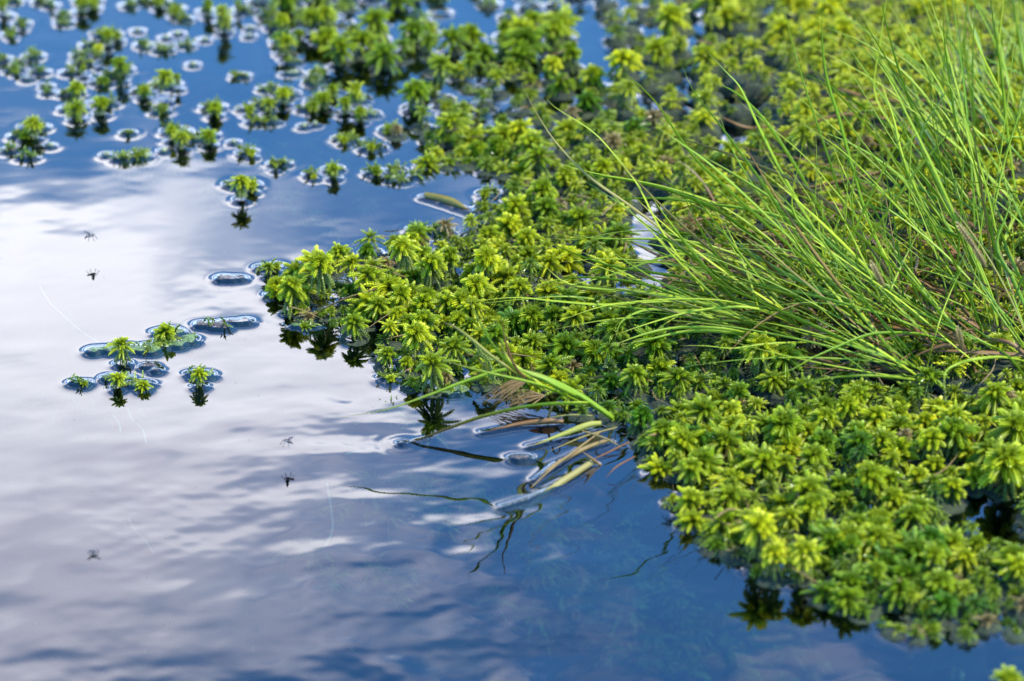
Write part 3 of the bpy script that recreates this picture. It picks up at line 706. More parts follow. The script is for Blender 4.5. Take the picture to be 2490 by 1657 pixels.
P('twin mats by the carpet cove, lower', [E(B,1000,1445,78,28)], [Rr(B,990,1435,90,2,.4)], .4)
P('low dark mat under the upright far plant by the loose moss', [E(B,960,795,62,20)], [], .35)
P('brown-tipped mat at the rear edge behind the carpet point', [(1010,560,18,8), (1055,565,40,10)], [], .35, M_BROWN, 4)
P('dark scrap of moss floating between the dead leaves', [(1270,1118,30,8)], [], .3, M_BROWN, 2, 'floating_scrap', 'debris')
for i, (x, y) in enumerate([(950,222),(1225,242),(1145,270),(1410,283),(1330,455),(1720,205),(1716,258),(2095,880),(2172,865),(735,1078),(1130,1050),(1610,990),(55,122),(345,1015)]):
    px, py = ZA(x, y); c = at(px, py); r = .0014
    LB = ['leftmost speck of the upper left scatter', 'second speck below the ringed green crown mat', 'lowest speck of the upper left trio', 'speck right above the small flat end mat', 'lone speck between the tall far plant and the loose moss',
          'speck left of the tall plant pair', 'speck just below another speck by the tall plant pair', 'left speck of the two below the slanting mat', 'right speck of the two below the slanting mat', 'speck left of the peanut shaped islet',
          'speck below the heart-shaped islet', 'speck right of the heart-shaped islet', 'speck in the open blue near the top left corner', 'speck on the lavender water below the left mound']
    th = np.linspace(0, 6.283, 10, endpoint=False); rn = np.random.default_rng(i)
    v = [[0, 0, .0024]] + [[math.cos(a) * r * rn.uniform(.6, 1), math.sin(a) * r * rn.uniform(.6, 1), .0018] for a in th] + [[math.cos(a) * r, math.sin(a) * r, -.001] for a in th]
    f = [[0, 1 + k, 1 + (k + 1) % 10] for k in range(10)]
    f += [[1 + k, 11 + k, 11 + (k + 1) % 10] for k in range(10)] + [[1 + k, 11 + (k + 1) % 10, 1 + (k + 1) % 10] for k in range(10)]
    o = obj('floating_speck', mesh_from('speck', np.array(v), np.array(f), None, M_BUBBLE, True), None, (c[0], c[1], 0))
    tag(o, 'tiny pale floating ' + LB[i], 'speck', 'floating specks on the blue water'); DISC.append((c[0], c[1], r))

# ------------------------------------------------------------------ blades
def catmull(P, n):
    P = np.array(P, float); P = np.vstack([2 * P[0] - P[1], P, 2 * P[-1] - P[-2]])
    m = len(P) - 3; out = []
    for u in np.linspace(0, m - 1e-6, n):
        i = int(u); t = u - i; a, b, c, d = P[i:i + 4]
        out.append(.5 * (2 * b + (c - a) * t + (2 * a - 5 * b + 4 * c - d) * t * t + (3 * b - a - 3 * c + d) * t ** 3))
    return np.array(out)
def ribbon(path, w, roll=0.0, keel=.35, n=26, tipfrac=.55, ts=.80, twist=0.0):
    """a leaf blade from base to tip with a folded keel"""
    pts = catmull(path, n); s = np.linspace(0, 1, n)
    tg = np.gradient(pts, axis=0); tg /= np.linalg.norm(tg, axis=1)[:, None] + 1e-12
    camdir = np.array([0, 0, CAM_H]) * 0 + np.array([0.0, -math.cos(PITCH), math.sin(PITCH)])
    side = np.cross(tg, camdir); side /= np.linalg.norm(side, axis=1)[:, None] + 1e-9; nrm = np.cross(side, tg)
    ro = roll + twist * s
    sd_ = side * np.cos(ro)[:, None] + nrm * np.sin(ro)[:, None]; nn = -side * np.sin(ro)[:, None] + nrm * np.cos(ro)[:, None]
    prof = np.where(s < 1 - tipfrac, .8 + .2 * s / (1 - tipfrac + 1e-6), np.maximum(0.04, 1 - ((s - 1 + tipfrac) / tipfrac).clip(0) ** 1.6))
    hw = (w / 2 * prof)[:, None]; k = hw * keel
    L = pts - sd_ * hw + nn * k; Mm = pts - nn * k * .3; R = pts + sd_ * hw + nn * k; M2 = pts - nn * (k * .3 + hw * .22)
    v = np.stack([L, Mm, R, M2], 1).reshape(-1, 3); I = np.arange(n)[:-1] * 4
    f = np.concatenate([np.stack([I + a, I + b, I + 4 + b, I + 4 + a], 1) for a, b in ((0, 1), (1, 2), (2, 3), (3, 0))])
    bu = np.tile([0, .5, 1, .5], n); return v, f, dict(bt=np.repeat(s, 4), bu=bu, ts=np.full(4 * n, ts))
def tone_blade(o, g_, dry, red, ts=.82): o.color = (g_, dry, red, ts)
def blade_part(root, path, w, g_, dry=0, red=0, ts=.82, **kw):
    v, f, a = ribbon(path, w, ts=ts, **kw)
    v = v - np.array(root.location)
    o = obj('blade', mesh_from('blade', v, f, a, M_BLADE, True), root); tone_blade(o, g_, dry, red, ts); return o
def px_path(tipfirst, Y0, Y1):
    """traced blade, photo pixels from tip to base, standing between the depths Y1 (tip) and Y0 (base)"""
    q = tipfirst[::-1]; n = len(q)
    return [atY(x, y, Y0 + (Y1 - Y0) * k / (n - 1)) for k, (x, y) in enumerate(q)]
TR = {
 'left': [
  [(1307,377),(1365,400),(1450,423),(1550,441),(1650,465),(1760,505),(1880,590),(1990,700)],
  [(1360,400),(1445,455),(1510,497),(1570,545),(1650,600),(1740,665),(1850,740),(2010,840)],
  [(1370,510),(1480,488),(1600,482),(1720,495),(1850,515),(1980,560),(2100,650),(2200,760)],
  [(1277,560),(1370,605),(1480,645),(1600,665),(1720,685),(1850,730),(1940,780),(2020,835)],
  [(1360,563),(1450,580),(1600,582),(1720,597),(1850,650),(1990,760)],
  [(1337,579),(1400,583),(1520,563),(1650,565),(1750,590),(1850,640),(2000,790)],
  [(1387,622),(1500,665),(1600,700),(1700,735),(1800,765),(1900,815)],
  [(1310,704),(1400,690),(1500,665),(1600,630),(1680,618),(1770,630),(1880,680),(2010,800)],
  [(1320,643),(1370,685),(1430,700),(1530,708),(1650,725),(1750,755),(1860,800),(1900,830)],
  [(1250,735),(1310,695),(1400,675),(1500,680),(1600,700),(1700,740),(1800,780),(1890,830)],
  [(1130,736),(1250,724),(1350,733),(1470,742),(1560,735),(1700,735),(1850,765),(2000,830)],
  [(1345,787),(1450,750),(1550,735),(1680,728),(1800,740),(1930,790),(2010,838)],
  [(1485,818),(1600,780),(1700,755),(1820,748),(1920,780),(2020,845)],
  [(1445,848),(1500,790),(1570,735),(1620,712),(1720,718),(1850,745),(1980,820)],
  [(1495,828),(1510,785),(1550,760),(1600,753),(1700,765),(1800,800),(1890,832)],
  [(1480,845),(1560,815),(1650,797),(1760,800),(1850,820),(1900,838)],
  [(1500,840),(1580,825),(1670,806),(1770,808),(1850,826),(1895,840)],
  [(1328,424),(1450,428),(1560,445),(1650,470),(1760,520),(1880,620),(1960,720)],
  [(1267,206),(1310,285),(1350,345),(1400,400),(1450,445),(1530,500),(1620,570),(1740,680),(1850,800)],
  [(1325,233),(1350,262),(1440,320),(1500,385),(1550,450),(1590,530),(1640,610),(1720,720),(1800,815)],
  [(1755,874),(1836,796),(1921,747),(2010,735),(2090,790),(2140,850)],
  [(1787,930),(1907,906),(1977,870),(2030,846),(2101,817),(2160,809),(2250,815),(2350,850),(2430,900)],
  [(1556,335),(1570,370),(1600,425),(1650,465),(1720,540),(1800,640)],
  [(1150,740),(1280,728),(1380,722),(1500,735)],
 ],
 'mid': [
  [(1485,160),(1540,195),(1600,255),(1650,330),(1700,395),(1780,470),(1900,580),(2050,720),(2200,860)],
  [(1637,95),(1680,210),(1740,290),(1800,370),(1850,440),(1930,560),(2020,690),(2100,840)],
  [(1690,95),(1760,170),(1800,215),(1840,300),(1900,420),(1980,560),(2080,740)],
  [(1593,306),(1650,345),(1720,395),(1800,465),(1900,560),(2050,700),(2180,850)],
  [(1592,323),(1700,350),(1800,385),(1900,425),(2010,490),(2130,620),(2240,820)],
  [(1717,193),(1780,220),(1830,260),(1880,320),(1950,430),(2040,600),(2120,800)],
  [(2027,796),(2090,825),(2154,863),(2267,941)],
  [(1755,545),(1850,600),(1950,680),(2070,780),(2200,905)],
  [(2300,976),(2298,909),(2330,885),(2383,872),(2450,870),(2530,890)],
  [(2385,835),(2430,850),(2470,885),(2510,950)],
  [(1850,440),(1930,470),(2030,520),(2120,600),(2250,720),(2400,900)],
  [(1840,515),(1940,560),(2060,640),(2200,740),(2330,850),(2430,925)],
  [(1850,620),(1960,640),(2080,690),(2200,770),(2300,850)],
 ],
 'rear': [
  [(1900,-10),(1925,100),(1960,220),(1990,310),(2020,400),(2060,520),(2150,700)],
  [(2000,-10),(1999,100),(2010,190),(2040,290),(2070,400),(2120,560),(2220,780)],
  [(2103,115),(2160,190),(2210,290),(2260,390),(2310,500),(2400,700),(2440,860)],
  [(2118,64),(2200,130),(2310,210),(2400,280),(2500,400)],
  [(2150,-10),(2220,110),(2280,200),(2330,300),(2400,420),(2480,600)],
  [(2125,160),(2170,280),(2200,400),(2280,580),(2360,800)],
  [(2205,205),(2290,270),(2350,370),(2420,500),(2500,700)],
  [(2048,305),(2062,275),(2130,268),(2235,264),(2290,320),(2350,390),(2440,520)],
  [(2332,285),(2250,310),(2180,380),(2130,450)],
  [(2293,-10),(2295,80),(2310,200),(2330,320),(2380,450),(2440,640)],
  [(2410,-10),(2430,100),(2460,230),(2500,360)],
  [(2350,-10),(2370,90),(2420,200),(2480,320),(2560,480)],
  [(2270,15),(2330,40),(2370,110),(2400,190),(2430,260),(2470,340)],
  [(2360,325),(2400,330),(2500,335),(2560,340)],
  [(2340,110),(2400,145),(2470,175),(2560,220)],
  [(1950,300),(2050,370),(2150,470),(2280,620),(2400,800)],
  [(1960,230),(2040,350),(2110,480),(2200,640),(2300,820)],
 ]}
rg = np.random.default_rng(21)
def base_Y(p): return at(p[0], min(p[1], 1100))[1]
def lift(px, zmin):
    out = []
    n = len(px) - 1
    for k, (p, ppx) in enumerate(px):
        zz = zmin * min(1, k / max(1, n) * 2.5) + float(hum(p[0], p[1])) * min(1, k / max(1, n) * 3) + .001
        out.append(p if p[2] >= zz else at(ppx[0], ppx[1], zz))
    return out
def tussock(name, label, traced, roots, nrand, dy, wr, ang, ln, curl, tonem, cap=100):
    rb = at(*roots[0])
    root = empty(name, (rb[0], rb[1], 0), label, 'sedge', 'sedge tussocks at the right')
    cnt = 0
    for k, tr in enumerate(traced):
        Yb = min(base_Y(tr[-1]), base_Y(tr[-1])) ; 
        pth = px_path(tr, Yb, Yb + rg.uniform(*dy))
        pth = lift(list(zip(pth, tr[::-1])), rg.uniform(.018, .030))
        dry = .85 if rg.random() < .10 else 0
        blade_part(root, pth, rg.uniform(*wr), float(np.clip(rg.normal(tonem, .2), 0, 1)), dry, rg.random(), roll=rg.normal(0, .5), twist=rg.normal(0, .7), keel=rg.uniform(.2, .5)); cnt += 1
    rest = Geo()
    for k in range(nrand):
        bx, by = roots[rg.integers(len(roots))]; bx += rg.normal(0, 26); by += rg.normal(0, 12)
        th = rad(rg.normal(*ang) if rg.random() > .10 else rg.uniform(75, 118)); L = rg.uniform(*ln); cu = rg.normal(*curl); Yb = base_Y((bx, by))
        pts = []; x, y = bx, by; a = th; kink = rg.uniform(-.9, .5) if rg.random() < .12 else 0; kj = rg.integers(2, 5)
        for j in range(7):
            pts.append((x, y)); x -= math.cos(a) * L / 6; y -= math.sin(a) * L / 6; a -= cu / 6 * (1 + .5 * j / 6) + (kink if j == kj else 0)
        if max(q[1] for q in pts) > by + 15: continue
        d_ = rg.uniform(*dy); pth = [atY(q[0], q[1], Yb + d_ * j / 6) for j, q in enumerate(pts)]
        pth = lift(list(zip(pth, pts)), rg.uniform(.010, .030))
        dry = rg.uniform(.6, 1) if rg.random() < .06 else rg.uniform(0, .10)
        tn = float(np.clip(rg.normal(tonem - .05, .22), 0, 1)); red = rg.random()
        w_ = rg.uniform(*wr) * (.65 if rg.random() < .5 else 1)
        if cnt < cap:
            blade_part(root, pth, w_, tn, dry, red, roll=rg.normal(0, .7), twist=rg.normal(0, .9), keel=rg.uniform(.2, .55)); cnt += 1
        else:
            v, f, a_ = ribbon(pth, w_, roll=rg.normal(0, .7), twist=rg.normal(0, .9), keel=rg.uniform(.2, .55)); rest.add(v - np.array(root.location), f, **a_)
    if ang[0] == 38:
        for sx, sy, tx, ty in ((2375, 610, 2330, 545), (2398, 650, 2368, 600), (2150, 700, 2120, 640), (2340, 850, 2330, 800)):
            Yb = base_Y(roots[0]) - .01; p0 = atY(sx, sy, Yb); p1 = atY(tx, ty, Yb); gs = Geo()
            branch(gs, p0 - np.array(root.location), p1 - p0, float(np.linalg.norm(p1 - p0)), .0011, 0, 9, 5, .4, 1, 1.0, 5, rg, 1.6); v, f, a_ = gs.arrays(); a_['tone'] = np.full(len(v), 1.5)
            obj('flower_spike', mesh_from('flower_spike', v, f, a_, M_MOSSA), root)
    if rest.n:
        v, f, a_ = rest.arrays(); o = obj('blade', mesh_from('blade', v, f, a_, M_BLADE, True), root); o['kind'] = 'stuff'; tone_blade(o, tonem, .05, .3)
    for bx, by in roots: 
        c = at(bx, by); DISC.append((c[0], c[1], .006))
    return root
tussock('sedge_tussock', 'low sedge tussock whose long arching blades reach left over the moss carpet', TR['left'], [(1900,830),(2010,838),(1960,800),(1990,760)], 76, (-.015, .03), (.0009, .0017), (24, 17), (240, 700), (.22, .42), .62)
tussock('sedge_tussock', 'broad sedge tussock in the middle right leaning to the left in a thick sheaf', TR['mid'], [(2265,930),(2180,870),(2120,830),(2230,800),(2330,850)], 92, (-.02, .04), (.0008, .0017), (38, 20), (300, 780), (.12, .38), .5, 99)
tussock('sedge_tussock', 'tall rear sedge tussock with upright pointed blades at the upper right', TR['rear'], [(2420,880),(2450,800),(2400,700),(2490,640),(2380,560),(2430,480)], 83, (-.02, .05), (.0008, .0017), (58, 17), (300, 820), (.10, .32), .48, 99)
tussock('sedge_tussock', 'dark dense sedge tussock cut off by the right frame edge', [], [(2520,760),(2560,620),(2540,500),(2520,400),(2540,900)], 50, (-.02, .05), (.0009, .0019), (60, 18), (260, 700), (.08, .32), .38, 99)

tussock('sedge_tussock', 'distant upright sedge tussock crossing the top right corner', [], [(2330,430),(2440,400),(2500,330),(2400,300),(2520,240)], 50, (-.02, .05), (.0009, .0018), (66, 16), (200, 520), (.08, .3), .6, 99)
# dead litter under the sedge
g = Geo()
for k in range(170):
    bx = rg.uniform(1750, 2560); by = rg.uniform(600, 960) if rg.random() < .9 else rg.uniform(350, 600)
    if bx < 1950 and by > 860: continue
    a = rad(rg.normal(18, 22)); L = rg.uniform(80, 330); c = at(bx, by)
    hz = float(hum(c[0], c[1])) + .004
    e = at(bx - math.cos(a) * L, by - math.sin(a) * L * .8)
    mid = (c + e) / 2 + np.array([rg.normal(0, .004), rg.normal(0, .004), 0])
    pth = [np.array([q[0], q[1], float(hum(q[0], q[1])) + rg.uniform(.003, .016)]) for q in (c, mid, e)]
    v, f, a_ = ribbon(pth, rg.uniform(.0007, .0018), roll=rg.normal(0, .6), n=12); g.add(v, f, **a_)
v, f, a_ = g.arrays(); o = obj('sedge_litter', mesh_from('sedge_litter', v, f, a_, M_BLADE, True)); tone_blade(o, .3, 1.0, .75)
tag(o, 'tangled brown dead sedge leaves lying under the tussocks', 'leaf litter', None, 'stuff')

g = Geo()
mm_ = np.where(din & ~gap)[0]
for k in range(520):
    i = mm_[rg.integers(len(mm_))]; x, y = cand[i]; z = rg.uniform(.003, .011) + float(hum(x, y)); a = rg.uniform(0, 6.28); L = rg.uniform(.0015, .012) if rg.random() < .8 else rg.uniform(.012, .03)
    d = np.array([math.cos(a), math.sin(a), rg.normal(0, .25)]) * L / 2; c_ = np.array([x, y, z]); v, f, a_ = ribbon([c_ - d, c_ + rg.normal(0, L * .06, 3), c_ + d], rg.uniform(.0003, .0011), roll=rg.normal(0, 1), n=6, ts=2.0); g.add(v, f, **a_)
v, f, a_ = g.arrays(); o = obj('carpet_litter', mesh_from('carpet_litter', v, f, a_, M_BLADE, True)); tone_blade(o, .4, 1.0, .45)
tag(o, 'small brown and straw coloured scraps scattered over the moss carpet', 'litter', None, 'stuff')
g = Geo()
for k in range(420):
    p = at(rg.uniform(-20, 2500), rg.uniform(0, 1657), .0001); r = rg.uniform(.00010, .00028); px_, py_ = proj(p)
    if inpoly(np.array([px_]), np.array([py_]), DENSE)[0]: continue
    v = np.array([[r, 0, 0], [-r, 0, 0], [0, r, 0], [0, -r, 0], [0, 0, r * .8], [0, 0, -r * .5]]) + p
    g.add(v, [[0, 2, 4], [2, 1, 4], [1, 3, 4], [3, 0, 4], [2, 0, 5], [1, 2, 5], [3, 1, 5], [0, 3, 5]])
v, f, a_ = g.arrays(); o = obj('water_dust', mesh_from('water_dust', v, f, None, M_PALE)); tag(o, 'fine pale dust grains floating on the pool', 'dust', None, 'stuff')
# ------------------------------------------------------------------ the fallen sprig over the water
sp0 = at(1504, 1029)
sprig = empty('sedge_sprig', (sp0[0], sp0[1], 0), 'bent green sedge sprig leaning out over the pool with thin leaves fanning left', 'sedge')
def hz(pts): return [at(x, y, h * .001) for x, y, h in pts]
SP = [([(1510,1034,-1),(1475,1005,6),(1400,955,17),(1320,918,26),(1240,898,30)], .0021, .36, 0, 0, .15),
      ([(1500,1028,0),(1440,985,9),(1380,952,19),(1300,915,27),(1240,898,30),(1150,921,27),(1040,962,22),(940,996,18),(826,1016,15)], .0017, .45, 0, .1, .6),
      ([(1440,985,6),(1415,980,14),(1300,985,13),(1180,1010,9.5),(1080,1045,4.5),(1020,1068,1.5),(978,1081,-.6)], .0018, .86, 0, .75, .5),
      ([(1410,978,10),(1350,950,20),(1290,930,29),(1160,900,37),(1068,873,44)], .0013, .6, 0, .1, .7),
      ([(1320,952,16),(1290,922,26),(1250,895,33),(1200,840,45),(1160,770,56),(1128,703,65)], .0016, .66, .1, .1, .7),
      ([(1310,945,18),(1240,898,31),(1190,862,36),(1140,820,41),(1105,795,43),(1075,783,43)], .0014, .5, .55, .45, .5),
      ([(1290,930,24),(1255,895,34),(1232,840,45),(1220,780,56)], .0011, .3, 1.0, .8, .5),
      ([(1270,915,27),(1235,880,35),(1215,822,46)], .0013, .5, .3, .2, .6),
      ([(1330,948,14),(1270,905,26),(1240,880,31),(1225,850,37)], .0020, .9, .3, .0, .6)]
for pts, w, gt, dry, red, tf in SP:
    blade_part(sprig, hz(pts), w, gt, dry, red, ts=(.28 if red == .75 else .7), roll=rg.normal(0, .25), tipfrac=tf, n=34, keel=.3, twist=rg.normal(0, .3))
c = at(978, 1081); DISC.append((c[0], c[1], .0012, 1.0))
a_, b_ = at(985, 1080), at(1040, 1066); SEG.append((a_[0], a_[1], b_[0], b_[1], .0004, .55))
for x, y in ((1504, 1029), (1440, 990)): c = at(x, y); DISC.append((c[0], c[1], .004))

def lone_blade(name, label, cat, pts, w, gt, dry, red, seg=True, hf=.8, group=None, tip=.6, keel=.25):
    P_ = hz(pts); c = np.mean(P_, 0)
    v, f, a = ribbon(P_, w, tipfrac=tip, keel=keel, n=28)
    o = obj(name, mesh_from(name, v - np.array([c[0], c[1], 0]), f, a, M_BLADE, True), None, (c[0], c[1], 0)); tone_blade(o, gt, dry, red)
    tag(o, label, cat, group)
    if seg:
        for p, q in zip(P_[:-1], P_[1:]): SEG.append((p[0], p[1], q[0], q[1], w * .35, hf))
GD = 'dead leaves floating below the sprig'
lone_blade('floating_leaf', 'dark brown dead leaf floating highest, its top arched out of the water', 'dead leaf', [(1370,1026,1.5),(1330,1024,2.5),(1260,1032,1.5),(1175,1051,.6)], .0022, .2, 1, .75, True, .9, GD)
lone_blade('floating_leaf', 'straw-green dead leaf rising from the moss, second of the floating leaves', 'dead leaf', [(1462,1030,3),(1430,1034,4),(1370,1056,2.5),(1290,1086,.4)], .0026, .9, .55, .05, True, 1, GD)
lone_blade('floating_leaf', 'long brownish dead leaf lying across the water between the two pale ones', 'dead leaf', [(1480,1070,2),(1420,1092,1.4),(1350,1130,1.0),(1300,1168,.3)], .0019, .6, 1, .35, True, .9, GD)
lone_blade('floating_leaf', 'brightest cream dead leaf, lowest of the floating leaves, its end running under water', 'dead leaf', [(1440,1124,2),(1400,1150,1.8),(1345,1186,.6),(1280,1240,-4),(1225,1290,-10)], .0028, .9, .9, .0, True, .9, GD)
lone_blade('grass_stalk', 'thin rusty stalk leaning between the floating dead leaves', 'stalk', [(1462,1133,0),(1438,1115,4),(1415,1098,8)], .0011, .3, 1, .5, False)
lone_blade('grass_stalk', 'thin grey stalk crossing above the pale floating leaves', 'stalk', [(1415,1048,5),(1470,1066,4),(1515,1090,1.5)], .0009, .3, 1, .3, False)
lone_blade('grass_stalk', 'hooked orange stalk beside the tip of the long blade at the moss edge', 'stalk', [(1332,1020,2),(1342,990,9),(1356,984,11),(1375,1003,6)], .0011, .5, 1, .2, False)
for k, (lab, pts, w_, dr, rd) in enumerate((('thin straw stalk lying flat, uppermost under the pale leaves', [(1500,1040,2),(1420,1062,1.5),(1330,1100,.5)], .0008, .9, .2), ('thin dark stalk lying along the moss edge by the floating leaves', [(1530,1075,2.5),(1480,1100,1.2),(1420,1128,.2)], .0008, 1, .9),
        ('curved grey stalk reaching down from the floating leaves', [(1460,1050,3),(1400,1095,2.5),(1330,1150,1),(1262,1215,-1)], .0009, 1, .35), ('short straw stalk poking left from the moss by the dark leaf', [(1440,1012,4),(1380,1010,4),(1310,1022,1.5)], .0009, .8, .1),
        ('fine dark stalk hanging over the water right of the floating leaves', [(1545,1110,3),(1500,1135,4),(1470,1165,1)], .0007, 1, .9))):
    lone_blade('grass_stalk', lab, 'stalk', pts, w_, .4, dr, rd, False, 1, 'thin stalks by the floating leaves')
lone_blade('floating_leaf', 'slim dark spindle-shaped leaf floating alone in the blue water', 'dead leaf', [(1032,476,1.2),(1075,485,1.8),(1110,497,1.8),(1142,512,1.0)], .0042, .1, .7, .6, True, 1.1, None, .5, .1)
lone_blade('grass_stalk', 'tiny straw spike standing in the water behind the carpet point', 'stalk', [(1062,565,0),(1066,553,3),(1072,547,5)], .0009, .8, .9, 0, False)
# brown frayed fibre tufts
for lab, x0, y0, x1, y1, n, h in (('frayed brown fibre tuft fanning out under the sprig junction', 1290, 922, 1190, 975, 30, 9), ('small dark frayed tuft at the pool edge above the long blade', 1325, 962, 1230, 985, 20, 5)):
    g = Geo(); b = at(x0, y0, h * .001)
    for k in range(n):
        e = at(x1 + rg.normal(0, 16), y1 + rg.normal(0, 9), .001 + rg.random() * .002); mdl = (b + e) / 2 + np.array([0, rg.normal(0, .002), rg.uniform(0, .003)])
        v, f, a = ribbon([b, mdl, e], .00035, n=8); g.add(v - np.array([b[0], b[1], 0]), f, **a)
    v, f, a = g.arrays(); o = obj('fibre_tuft', mesh_from('fibre_tuft', v, f, a, M_BLADE, True), None, (b[0], b[1], 0)); tone_blade(o, .3, 1, .55); tag(o, lab, 'fibres')
# bleached curled moss strand beside the stalk
g = Geo()
for pts in ([(1153,830,14),(1163,845,15),(1170,862,13),(1186,872,12),(1192,890,10),(1203,920,7)], [(1150,872,10),(1170,864,13),(1186,874,12),(1210,872,10)], [(1186,874,12),(1178,895,8),(1200,925,6),(1215,935,4)]):
    P_ = catmull(hz(pts), 10)
    for p, q in zip(P_[:-1], P_[1:]): branch(g, p, q - p, np.linalg.norm(q - p) * 1.1, .0009, 0, 3, 4, .5, .9, 1.0)
c = at(1186, 880); v, f, a = g.arrays(); a['tone'] = np.full(len(v), .9)
o = obj('bleached_moss_strand', mesh_from('bleached_moss_strand', v - np.array([c[0], c[1], 0]), f, a, M_MOSSA), None, (c[0], c[1], 0)); tag(o, 'pale bleached curled moss strand beside the brown stalk', 'moss strand')

# ------------------------------------------------------------------ pale root threads just under the surface
THR = [([(97,699),(120,735),(150,765),(195,805),(240,834)], .0005, 'long pale thread under the white water left of the long raft'), ([(310,995),(322,1022),(345,1043),(356,1080)], .0004, 'bent pale thread right one below the double islet'),
       ([(275,1010),(290,1033),(292,1052)], .0004, 'short pale thread left one below the double islet'), ([(312,1262),(328,1290),(350,1312),(374,1345)], .0003, 'faint pale thread in the lower left lavender water'),
       ([(795,1175),(805,1240),(808,1290),(790,1330)], .0003, 'faint upright thread below the carpet point in open water'), ([(840,1105),(880,1096),(920,1088)], .0004, 'faint straight thread running left from the orange blade tip')]
for pts, r, lab in THR:
    P_ = catmull([at(x, y, -.0018) for x, y in pts], 14); c = P_[0]; g = Geo(); V = []
    a = np.linspace(0, 6.283, 5, endpoint=False)
    for p in P_:
        for t in a: V.append(p + np.array([math.cos(t) * r, 0, math.sin(t) * r]))
    I = np.arange(14 * 5).reshape(14, 5); N = np.roll(I, -1, 1)
    f = np.stack([I[:-1], N[:-1], N[1:], I[1:]], -1).reshape(-1, 4)
    o = obj('root_thread', mesh_from('root_thread', np.array(V) - np.array([c[0], c[1], 0]), f, None, M_THREAD, True), None, (c[0], c[1], 0)); tag(o, lab, 'thread', 'pale threads under the water')

# ------------------------------------------------------------------ midges over the water
def blob(c, r, n=10, m_=7):
    v = []; 
    for i in range(m_ + 1):
        t = math.pi * i / m_
        for j in range(n): p = 6.283 * j / n; v.append([c[0] + r[0] * math.sin(t) * math.cos(p), c[1] + r[1] * math.sin(t) * math.sin(p), c[2] + r[2] * math.cos(t)])
    I = np.arange((m_ + 1) * n).reshape(m_ + 1, n); N = np.roll(I, -1, 1)
    return np.array(v), np.stack([I[:-1], N[:-1], N[1:], I[1:]], -1).reshape(-1, 4)
def midge(px, py, h, rz, s, lab):
    p = at(px, py, h * .001); e = empty('midge', p, lab, 'insect', 'midges hovering over the pool', rz, s)
    g = Geo(); m = .001
    for c, r in (((0, 0, 0), (.55, .42, .42)), ((.55, 0, -.05), (.25, .25, .25)), ((-1.0, 0, -.1), (.95, .24, .24))):
        v, f = blob([x * m for x in c], [x * m for x in r]); g.add(v, f)
    obj('body', mesh_from('midge_body', *g.arrays()[:2], None, M_INSECT, True), e)
    for sg in (-1, 1):
        n = 9; t = np.linspace(0, 1, n); cx = -t * 1.0 * m; cy = sg * t * 2.0 * m; w = .42 * m * np.sin(np.pi * np.clip(t * .93 + .05, 0, 1)) ; z = .3 * m + t * .5 * m
        top = np.concatenate([np.stack([cx + w, cy, z], 1), np.stack([cx - w, cy, z], 1)]); v = np.concatenate([top, top - [0, 0, .00003]])
        k = np.arange(n - 1); f = np.concatenate([np.stack([k, k + 1, k + n + 1, k + n], 1), np.stack([k + 2 * n, k + 3 * n, k + 3 * n + 1, k + 2 * n + 1], 1)])
        obj('wing', mesh_from('wing', v, f, None, M_WING, True), e)
        for a0 in (35, 90, 145):
            a = rad(a0); A_ = np.array([[0, 0, -.1], [math.cos(a) * .9, sg * math.sin(a) * .9, .35], [math.cos(a) * 1.7, sg * math.sin(a) * 1.7, -1.1]]) * m
            g = Geo()
            for q0, q1 in zip(A_[:-1], A_[1:]):
                d = unit(q1 - q0); u = unit(np.cross(d, [0, 0, 1])); w_ = np.cross(d, u); r = .00008
                V = np.array([q + r * (u * math.cos(t_) + w_ * math.sin(t_)) for q in (q0, q1) for t_ in (0, 2.1, 4.2)])
                g.add(V, [[0, 1, 4, 3], [1, 2, 5, 4], [2, 0, 3, 5]])
            obj('leg', mesh_from('leg', *g.arrays()[:2], None, M_INSECT), e)
midge(221, 573, 9.3, .6, 1.6, 'dark midge hovering highest over the white water at the left')
midge(697, 1073, 8.6, 2.6, 1.5, 'dark midge hovering below the carpet point beside the blue reflection')
midge(227, 1342, .8, 1.7, 1.4, 'dark midge sitting on the water at the lower left')

# ------------------------------------------------------------------ sunken moss
g = Geo(); rs = np.random.default_rng(5)
for cx, cy, rx, ry, n, dp in ((960, 800, 220, 60, 10, 6), (1000, 1010, 160, 40, 10, 9), (1050, 1200, 200, 70, 26, 14), (1270, 1260, 140, 60, 26, 12), (1650, 1250, 120, 70, 34, 14), (1500, 1420, 260, 120, 70, 16),
                              (1900, 1500, 280, 90, 70, 14), (1750, 1600, 400, 60, 40, 18), (2300, 1600, 200, 40, 16, 12), (250, 990, 120, 30, 5, 7), (700, 450, 500, 120, 18, 28), (900, 300, 300, 150, 14, 26),
                              (850, 1400, 200, 120, 9, 26)):
    for k in range(n):
        z = -.001 * dp * rs.uniform(.5, 1.5); p = at(cx + rs.normal(0, rx * .5), cy + rs.normal(0, ry * .5), z)
        put(g, LOD2[k % 4], p, rs.uniform(.8, 1.4), rs.uniform(0, 6.28), rs.uniform(.3, .9), rs.normal(0, .4))
o = obj('sunken_moss', gmesh('sunken_moss', g, M_SUB)); tag(o, 'faint pale green moss stars growing under the water', 'sunken moss', None, 'stuff')

